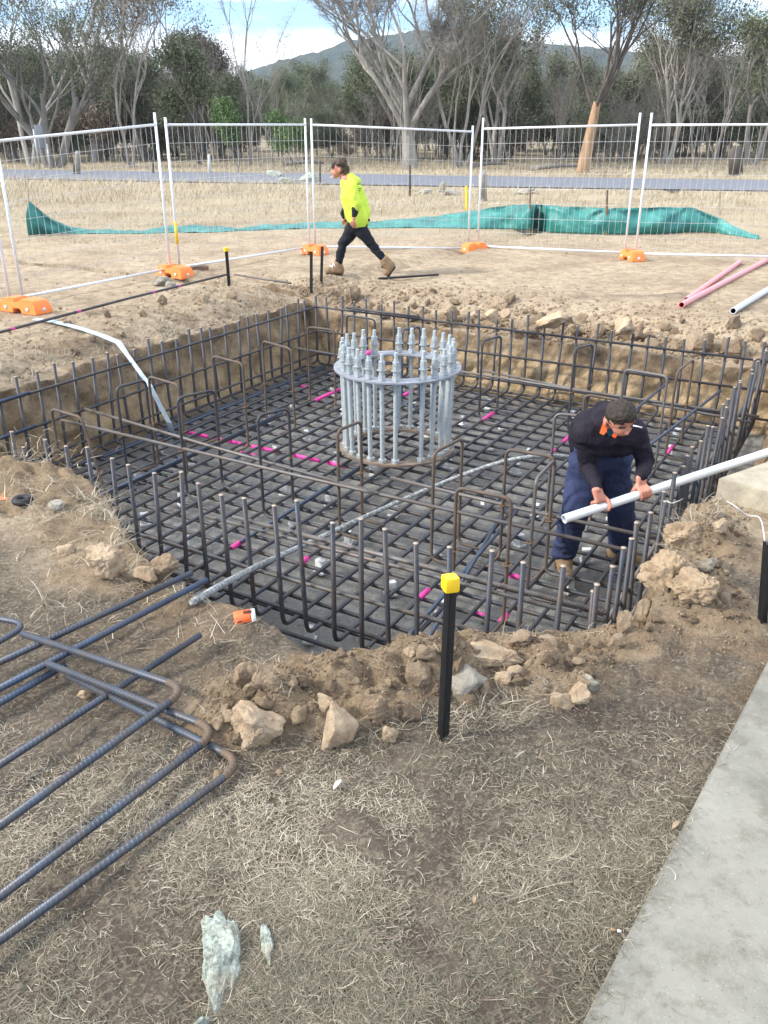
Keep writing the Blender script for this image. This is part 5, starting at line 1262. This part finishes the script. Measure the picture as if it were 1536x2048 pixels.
# front leg = far leg, rear leg = near leg
kF, aF = w(685, 489, FR), w(676, 533, FR)
kN, aN = w(743, 488, NR), w(769, 524, NR)
tF0, tF1 = w(680, 545, FR), w(655, 547, FR-.0)
tN0, tN1 = w(780, 531, NR), w(776, 545, NR)
neck = w(694, 360); headc = w(678, 336); shN, shF = w(706, 376, -.19), w(703, 376, .19)
elN, wrN = w(713, 408, -.25), w(709, 432, -.25); elF, wrF = w(698, 408, .25), w(692, 430, .22)
hn = w(708, 441, -.25)
skin = [('e', headc, (.098, .082, .118), Euler((0, R(-28), 0)).to_matrix()), ('e', headc+V3(-.040, 0, -.065), (.066, .060, .066)),
        ('c', headc+V3(-.085, 0, -.035), .013, headc+V3(-.112, 0, -.072), .016), ('c', headc+V3(-.075, -.02, -.115), .013, headc+V3(-.075, .02, -.115), .013), ('e', headc+V3(-.05, 0, -.125), (.03, .03, .025)),
        ('c', headc+V3(.03, 0, -.06), .06, neck+V3(.02, 0, -.02), .062), ('e', headc+V3(.015, -.085, -.03), (.022, .012, .032)), ('e', headc+V3(.015, .085, -.03), (.022, .012, .032)),
        ('ch', [neck, w(706, 400), w(712, 440)], [.10, .12, .13]), ('c', shN, .06, shF, .06),
        ('ch', [shN, elN, wrN], [.055, .042, .030]), ('ch', [shF, elF, wrF], [.055, .042, .03]),
        ('ch', [hipN, kN, aN], [.085, .055, .04]), ('ch', [hipF, kF, aF], [.085, .055, .04]), ('ch', [aF, tF0, tF1], [.03, .022, .02]), ('ch', [aN, tN0, tN1], [.03, .022, .02]),
        ('c', hipN, .1, hipF, .1)]
for wr_, sg in ((wrN, -1), (wrF, 1)):
    hd = V3(-.02, 0, -1).normalized(); pc_ = wr_+hd*.075
    skin += [('c', wr_, .03, wr_+hd*.03, .034), ('e', pc_, (.042, .022, .048))]
    for k in range(4):
        fx_ = -.03+.02*k; L_ = [.062, .07, .066, .052][k]
        k0 = pc_+V3(fx_, 0, -.035); k1 = k0+V3(-.004, sg*-.008, -L_*.5); k2 = k1+V3(.006, sg*-.026, -L_*.42)
        skin.append(('ch', [k0, k1, k2], [.0105, .0095, .0085]))
    th = pc_+V3(-.035, 0, .005); skin.append(('ch', [th, th+V3(-.025, sg*-.008, -.03), th+V3(-.02, sg*-.015, -.058)], [.0135, .011, .0095]))
body = organic('body', skin, .0062, 'skin', man, 3)
organic('hair', [('e', headc+V3(.022, 0, .035), (.102, .088, .098)), ('e', headc+V3(.06, 0, -.02), (.075, .085, .10)), ('e', headc+V3(-.055, 0, .065), (.055, .06, .04)), ('e', headc+V3(.10, 0, .0), (.05, .06, .06)), ('e', headc+V3(-.06, 0, .03), (.045, .07, .05)), ('e', headc+V3(.075, 0, -.055), (.055, .07, .075))], .009, 'hair_light', man, 1, .030, 30)
# sunglasses on the forehead
sg_ = MB(); gc = headc+V3(-.095, 0, .062)
for s_ in (-1, 1): sg_.box(gc+V3(-.004, s_*.036, 0), (.012, .058, .036), Euler((0, R(-30), 0)).to_matrix().to_4x4(), .005)
sgo = sg_.build('sunglasses', 'blue_lens', man); sharpen(sgo, 50)
m = MB()
for s_ in (-1, 1): m.tube([gc+V3(0, s_*.07, .0), headc+V3(.0, s_*.098, .04), headc+V3(.06, s_*.09, .01)], .004, 6)
m.tube([gc+V3(-.006, -.02, 0), gc+V3(-.006, .02, 0)], .004, 6)
fr_ = m.build('frame', 'black_steel', man); fr_.name = 'glasses_frame'
m = MB(); a = headc+V3(-.085, .0, -.108); m.tube([a, a+V3(-.05, -.01, -.028)], .0065, 8); m.build('cigarette', 'white_card', man)
jk = [('ch', [w(702, 372, -.13), w(703, 395, -.12), w(710, 420, -.11), w(715, 437, -.10)], [.105, .135, .155, .165]), ('ch', [w(702, 372, .13), w(703, 395, .12), w(710, 420, .11), w(715, 437, .10)], [.105, .135, .155, .165]),
      ('ch', [w(701, 370), w(702, 395), w(711, 420), w(717, 436)], [.125, .15, .165, .175]), ('c', w(712, 385, -.06), .12, w(722, 425, -.05), .14), ('c', w(712, 385, .06), .12, w(722, 425, .05), .14),
      ('ch', [shN, elN+V3(0, 0, .02)], [.088, .074]), ('ch', [shF, elF, wrF+V3(0, 0, .05)], [.088, .074, .055]), ('c', elN+V3(0, 0, .02), .074, elN.lerp(wrN, .25), .066),
      ('e', w(706, 357), (.12, .12, .06), Euler((0, R(18), 0)).to_matrix()), ('e', w(700, 353), (.085, .10, .05), Euler((0, R(-20), 0)).to_matrix()), ('c', w(692, 366, -.03), .07, w(692, 366, .03), .07), ('e', w(714, 362), (.07, .11, .06))]
jko = organic('jacket', jk, .013, 'hivis', man, 3, .024, 7, wdir=(1, 1, .6))
organic('cuff', [('ch', [elN.lerp(wrN, .1), elN.lerp(wrN, .75), wrN+V3(0, 0, .01)], [.066, .052, .042])], .01, 'black_cloth', man, 3, .006, 14)
organic('cuff', [('c', wrF+V3(0, 0, .08), .05, wrF, .042)], .01, 'black_cloth', man, 3, .006, 14)
m = MB()
p_ = w(686, 428, -.13); organic('pocket_edge', [('ch', [w(687, 417, -.10), w(684, 427, -.08), w(687, 436, -.10)], [.02, .03, .02])], .008, 'black_cloth', man, 3)
organic('jacket_hem', [('ch', [w(692, 441, -.11), w(717, 441, -.17), w(738, 440, -.11)], [.02, .02, .02]), ('ch', [w(692, 441, -.11), w(690, 441, .05), w(738, 440, .11), w(738, 440, -.11)], [.02, .02, .02, .02])], .01, 'black_cloth', man, 3)
# small dark two line print on the back of the jacket (unreadable at this distance in the photo)
m = MB()
for r0, nn, z_ in ((0, 5, 368), (1, 6, 377), (2, 4, 381)):
    for k in range(nn):
        d0_ = (w(715+r0*.8+k*1.25, z_)-Vector(cam.location)).normalized(); okk, hit, nrm_, _ = jko.ray_cast(Vector(cam.location)-Vector(man.location), d0_)
        if okk: m.box(hit+Vector(man.location), (.0075, .006, .028 if r0 == 0 else .014), nrm_.to_track_quat('Y', 'Z').to_matrix().to_4x4())
m.build('back_print', 'ink', man, smooth=False)
organic('trousers', [('ch', [hipN+V3(0, 0, .03), w(724, 463, NR), kN, aN+V3(0, 0, .03)], [.125, .105, .070, .052]), ('ch', [hipF+V3(0, 0, .03), w(700, 466, FR), kF, aF+V3(0, 0, -.0)], [.125, .105, .074, .056]), ('c', hipN, .13, hipF, .13), ('c', w(717, 446, -.06), .14, w(717, 446, .06), .14)], .012, 'dark_trousers', man, 3, .013, 13, wdir=(1, 1, 1.6))
def boot(name_parent, ank, heel, toe, r=.05, sc=1., solez=None):
    sc = sc*1.18
    organic('boot', [('c', ank+V3(0, 0, .03*sc), .058*sc, heel, .05*sc), ('c', heel, .05*sc, toe, .044*sc), ('c', ank, .055*sc, heel.lerp(toe, .5)+V3(0, 0, .012), .05*sc), ('e', toe, (.052*sc, .052*sc, .046*sc))], .008, 'boot', name_parent, 3, .003, 30)
    d_ = (toe-heel).normalized(); up = V3(0, 0, 1); s_ = d_.cross(up).normalized(); n_ = s_.cross(d_)
    organic('sole', [('c', heel-n_*.036*sc, .03*sc, heel.lerp(toe, .5)-n_*.034*sc, .026*sc), ('c', heel.lerp(toe, .5)-n_*.034*sc, .028*sc, toe-n_*.03*sc+d_*.01, .034*sc)], .007, 'sole', name_parent, 2)
boot(man, aF+V3(0, 0, .0), V3(tF0.x+.015, tF0.y, fz+.075), V3(tF1.x+.02, tF1.y, fz+.07))
gz = gh(tN1.x, tN1.y)
boot(man, aN, tN0+V3(.02, 0, .0), V3(tN1.x-.02, tN1.y, gz+.07))
organic('bootlace', [('ch', [tF1+V3(.08, -.05, .10), tF1+V3(.04, -.03, .13), tF1+V3(.09, .0, .09)], [.008, .008, .008]), ('ch', [tF1+V3(.08, -.05, .10), tF1+V3(.10, -.04, .16), tF1+V3(.12, -.05, .12)], [.008]*3)], .005, 'straw_lace' if 'straw_lace' in M else 'white_card', man, 1)
# ---- worker in the pit
wk = thing('person', gp(1195, 1132, -1.0), 'man in a dark jumper and navy trousers bending over a white pipe', 'person')
def q(px, py, Y): return at(px, py, Y)
aL, kL, hL = q(1127, 1112, 5.74), q(1152, 1015, 5.62), q(1172, 925, 5.80)
aR, kR, hR = q(1240, 1098, 5.92), q(1243, 1010, 5.84), q(1228, 922, 5.86)
sL, eL, wL_ = q(1171, 866, 5.45), q(1176, 935, 5.50), q(1194, 982, 5.20)
sR, eR, wR_ = q(1272, 866, 5.48), q(1291, 925, 5.56), q(1286, 966, 5.27)
s1_, s2_, s3_, s4_ = q(1198, 915, 5.90), q(1200, 870, 5.80), q(1212, 843, 5.58), q(1224, 846, 5.40)
hc = q(1241, 833, 5.22)
fd = (q(1252, 860, 5.13)-hc).normalized()       # where the face points
pa = pdir.normalized(); fN = V3(0, -1, 0); fN = (fN-pa*fN.dot(pa)).normalized(); upn = pa.cross(fN).normalized()
if upn.z < 0: upn = -upn
def hand(C, wr_, front, prims):
    f = fN*front
    # palm: from wrist to the top of the pipe
    pal = C+upn*.048-f*.008
    for o_ in (-.025, -.009, .009, .025): prims.append(('ch', [wr_+pa*o_*.7, pal.lerp(wr_, .25)+pa*o_*.95, pal+pa*o_*1.05], [.020, .0155, .0132]))
    for k, o_ in enumerate((-.032, -.011, .0105, .031)):
        L_ = [.9, 1.05, 1., .82][k]; j = random.uniform(-.002, .002)
        prims.append(('ch', [C+pa*(o_)+upn*.052-f*.006, C+pa*(o_*1.06+j)+upn*.030+f*.040, C+pa*(o_*1.08+j)-upn*.004*L_+f*.047, C+pa*(o_*1.06)-upn*.030*L_+f*.032], [.0116, .0106, .0097, .0085]))
    sd_ = -1 if front > 0 else 1
    t0 = wr_.lerp(C, .45)+pa*.034*sd_; prims.append(('ch', [t0, C+pa*.050*sd_+upn*.036-f*.022, C+pa*.048*sd_+upn*.006-f*.046, C+pa*.036*sd_-upn*.016-f*.042], [.017, .0145, .0125, .0108]))
def pipe_pt(px_):  # centre of pipe at photo column
    best = min((PE1+pdir*1.45*k/400 for k in range(400)), key=lambda P_: abs(768+FPX*P_.x/(P_.y*CP+(H-P_.z)*SP)-px_)); return best
cL, cR = pipe_pt(1200), pipe_pt(1285)
wL_ = cL+upn*.118+V3(-.012, .02, 0); wR_ = cR+upn*.108+V3(.0, .03, 0)
fd = V3(.26, -.58, -.77).normalized()
sk = [('e', hc, (.085, .098, .095)), ('e', hc+fd*.045+V3(0, .01, -.02), (.066, .066, .07)), ('c', hc+fd*.085+V3(0, -.01, .01), .012, hc+fd*.112+V3(.004, 0, -.004), .015), ('c', hc+fd*.10+V3(-.02, .045, -.035), .011, hc+fd*.10+V3(.02, .045, -.035), .011), ('e', hc+V3(-.088, .02, -.045), (.012, .02, .03)), ('e', hc+V3(.09, .02, -.035), (.012, .02, .03)),
      ('c', hc+V3(-.02, .06, -.05), .058, s4_+V3(0, .03, 0), .065), ('ch', [s1_, s2_, s3_, s4_], [.09, .10, .10, .08]), ('c', sL, .05, sR, .05),
      ('ch', [sL, eL, wL_], [.042, .032, .026]), ('ch', [sR, eR, wR_], [.042, .032, .026]), ('ch', [hL, kL, aL], [.07, .05, .035]), ('ch', [hR, kR, aR], [.07, .05, .035]), ('c', hL, .08, hR, .08),
      ('c', aL, .03, aL+V3(-.01, -.10, -.06), .022), ('c', aR, .03, aR+V3(.10, -.04, -.06), .022)]
hand(cL, wL_, -1, sk); hand(cR, wR_, 1, sk)
organic('body', sk, .0048, 'skin', wk, 3)
m = MB()   # eyebrows / eyes on the lowered face
side = fd.cross(V3(0, 0, 1)).normalized()
for s_ in (-1, 1):
    m.tube([hc+fd*.088+side*s_*.018+V3(0, -.01, .035), hc+fd*.080+side*s_*.045+V3(0, -.008, .035)], .006, 6)
m.build('eyebrows', 'hair', wk)
organic('hair', [('e', hc+V3(-.002, -.002, .020), (.093, .104, .092)), ('e', hc+V3(0, .05, -.01), (.085, .075, .085)), ('e', hc+V3(.0, -.05, .018), (.082, .058, .05))], .006, 'hair', wk, 2, .009, 55)
m = MB(); m.tube([hc+V3(.098, .0, .02), hc+V3(.094, -.055, .0), hc+fd*.09+side*0+V3(.02, -.045, .03)], .0045, 6)
for s_ in (-1, 1): m.box(hc+fd*.098+side*s_*.034+V3(0, -.012, .028), (.045, .008, .022), Euler((R(50), 0, 0)).to_matrix().to_4x4(), .004)
m.build('sunglasses', 'black_steel', wk)
a = q(1266, 851, 5.08); m = MB(); m.tube([a, a+V3(.058, -.005, -.012)], .0045, 8); m.build('cigarette', 'white_card', wk)
jp = [('ch', [s1_+V3(-.085, 0, .02), s2_+V3(-.10, 0, 0), s3_+V3(-.11, 0, -.02), sL], [.115, .125, .118, .088]), ('ch', [s1_+V3(.085, 0, .02), s2_+V3(.085, 0, 0), s3_+V3(.09, 0, -.02), sR], [.115, .125, .118, .088]),
      ('ch', [s1_+V3(0, 0, .02), s2_, s3_, s4_+V3(0, .06, -.01)], [.14, .145, .14, .115]), ('c', sL+V3(.03, 0, -.02), .088, sR+V3(-.03, 0, -.02), .088), ('c', sL+V3(.07, .03, -.10), .078, sR+V3(-.07, .03, -.10), .078), ('c', sL+V3(.08, .14, -.14), .085, sR+V3(-.08, .14, -.14), .085),
      ('ch', [sL, eL, wL_+(eL-wL_).normalized()*.018], [.074, .057, .038]), ('ch', [sR, eR, wR_+(eR-wR_).normalized()*.018], [.074, .057, .039])]
organic('jumper', jp, .0095, 'navy_jumper', wk, 3, .015, 15)
ck = s4_+V3(.0, -.02, -.02)
cl_a, cl_b = q(1200, 828, 5.345), q(1201, 868, 5.285)
m = MB()
def flap(pts, th=.006):
    pts = [Vector(p) for p in pts]; n_ = (pts[1]-pts[0]).cross(pts[2]-pts[0]).normalized()*th; vs = [p+n_ for p in pts]+[p-n_ for p in pts]; k = len(pts)
    m.add(vs, [tuple(range(k)), tuple(range(2*k-1, k-1, -1))]+[(i, k+i, k+(i+1) % k, (i+1) % k) for i in range(k)])
flap([q(1210, 832, 5.27), q(1199, 866, 5.245), q(1207, 870, 5.235), q(1214, 862, 5.24), q(1213, 845, 5.26)])
flap([q(1231, 858, 5.22), q(1224, 872, 5.225), q(1230, 876, 5.22), q(1240, 865, 5.215), q(1238, 857, 5.22)])
m.build('collar', 'orange_cloth', wk, smooth=False)
m = MB(); flap([q(1212, 858, 5.27), q(1217, 872, 5.265), q(1224, 872, 5.262), q(1231, 858, 5.262)]); m.build('undershirt', 'teal_cloth', wk, smooth=False)
organic('trousers', [('ch', [hL+V3(.02, 0, .06), hL+V3(0, 0, -.12), kL, aL+V3(0, 0, .03)], [.135, .128, .100, .088]), ('ch', [hR+V3(-.02, 0, .06), hR+V3(0, 0, -.12), kR, aR+V3(0, 0, .03)], [.135, .125, .100, .085]), ('c', hL+V3(0, 0, .02), .13, hR+V3(0, 0, .02), .13), ('c', hL+V3(.02, 0, .1), .125, hR+V3(-.02, 0, .1), .125),
      ('c', hL+V3(-.09, -.02, -.22), .055, hL+V3(-.085, -.02, -.32), .06), ('c', hR+V3(.09, -.02, -.22), .055, hR+V3(.09, -.02, -.32), .06)], .010, 'navy_trousers', wk, 3, .016, 11, wdir=(1, 1, 1.7))
boot(wk, aL+V3(0, .0, -.0), aL+V3(.0, .04, -.06), aL+V3(-.012, -.17, -.075), sc=1.12)
boot(wk, aR+V3(0, .0, -.0), aR+V3(-.03, .03, -.06), aR+V3(.17, -.09, -.075), sc=1.12)
# ------------------------------------------------------------------ light, sky, air
az = math.atan2(-.22, -.97)            # towards the sun: behind the camera, to the left
el = R(34)
sd = Vector((math.cos(az)*math.cos(el), math.sin(az)*math.cos(el), math.sin(el)))
sl = bpy.data.lights.new('sun', 'SUN'); sl.energy = 3.4; sl.angle = R(9); sl.color = (1, .93, .82)
so = bpy.data.objects.new('sun', sl); COL.objects.link(so); so.rotation_euler = (-sd).to_track_quat('-Z', 'Y').to_euler()
W_ = bpy.data.worlds.new('World'); SC.world = W_; W_.use_nodes = True; nt = W_.node_tree
sky = nt.nodes.new('ShaderNodeTexSky'); sky.sky_type = 'NISHITA'; sky.sun_disc = False; sky.sun_elevation = el; sky.sun_rotation = math.atan2(sd.x, sd.y)
sky.air_density = 1.0; sky.dust_density = .3; sky.ozone_density = 2.0; sky.altitude = 400
bg = nt.nodes['Background']; bg.inputs[1].default_value = .15
tc = nt.nodes.new('ShaderNodeTexCoord'); sp3 = nt.nodes.new('ShaderNodeSeparateXYZ'); nt.links.new(tc.outputs['Generated'], sp3.inputs[0])
def mth(op, a, b=0., clamp=False):
    n_ = nt.nodes.new('ShaderNodeMath'); n_.operation = op; n_.use_clamp = clamp
    for i, v in enumerate((a, b)):
        if isinstance(v, (int, float)): n_.inputs[i].default_value = v
        else: nt.links.new(v, n_.inputs[i])
    return n_.outputs[0]
def mrange(v, a, b):
    n_ = nt.nodes.new('ShaderNodeMapRange'); n_.interpolation_type = 'SMOOTHSTEP'; nt.links.new(v, n_.inputs[0]); n_.inputs[1].default_value = a; n_.inputs[2].default_value = b; return n_.outputs[0]
mp = nt.nodes.new('ShaderNodeMapping'); mp.inputs['Scale'].default_value = (3.2, 3.2, 17); nt.links.new(tc.outputs['Generated'], mp.inputs[0])
ns = nt.nodes.new('ShaderNodeTexNoise'); ns.inputs['Scale'].default_value = 1.6; ns.inputs['Detail'].default_value = 7; ns.inputs['Roughness'].default_value = .55; nt.links.new(mp.outputs[0], ns.inputs[0])
elev = mth('ADD', sp3.outputs[2], mth('MULTIPLY', mth('SUBTRACT', ns.outputs[0], .5), .05))
bank = mth('SUBTRACT', 1., mrange(elev, .070, .092))          # cloud bank low over the hill
hi = mth('MULTIPLY', mrange(mth('ADD', ns.outputs[0], mth('MULTIPLY', mrange(sp3.outputs[2], .12, .5), .2)), .5, .68), .8)  # high cloud, thickened out of view above the frame to keep ambient light neutral
mask = mth('MAXIMUM', bank, hi)
mx = nt.nodes.new('ShaderNodeMix'); mx.data_type = 'RGBA'; nt.links.new(mask, mx.inputs[0])
tint = nt.nodes.new('ShaderNodeMix'); tint.data_type = 'RGBA'; tint.blend_type = 'MULTIPLY'; tint.inputs[0].default_value = 1.; tint.inputs[7].default_value = (.66, .92, 1.2, 1)
nt.links.new(sky.outputs[0], tint.inputs[6]); nt.links.new(tint.outputs[2], mx.inputs[6]); mx.inputs[7].default_value = (9.5, 9.7, 10.0, 1)
nt.links.new(mx.outputs[2], bg.inputs[0])
# haze
if True:
    m = MB(); m.box((0, 950, 148), (5600, 2900, 304)); hz_ = m.build('haze', 'soil', smooth=False); hz_['kind'] = 'stuff'
    hm = bpy.data.materials.new('haze'); hm.use_nodes = True; ht = hm.node_tree; ht.nodes.remove(ht.nodes['Principled BSDF'])
    pv = ht.nodes.new('ShaderNodeVolumePrincipled'); pv.inputs['Color'].default_value = (.72, .84, 1, 1); pv.inputs['Density'].default_value = .00027; pv.inputs['Anisotropy'].default_value = .3
    ht.links.new(pv.outputs[0], ht.nodes['Material Output'].inputs['Volume']); hz_.data.materials.clear(); hz_.data.materials.append(hm)
SC.view_settings.view_transform = 'Standard'; SC.view_settings.look = 'None'; SC.view_settings.exposure = .80; SC.view_settings.gamma = 1
SC.cycles.max_bounces = 6; SC.cycles.diffuse_bounces = 3; SC.cycles.volume_bounces = 0

for o in list(SC.objects):
    if o.get('label') and len(o['label'].split()) > 16: print('LONG', len(o['label'].split()), o.name, o['label'])
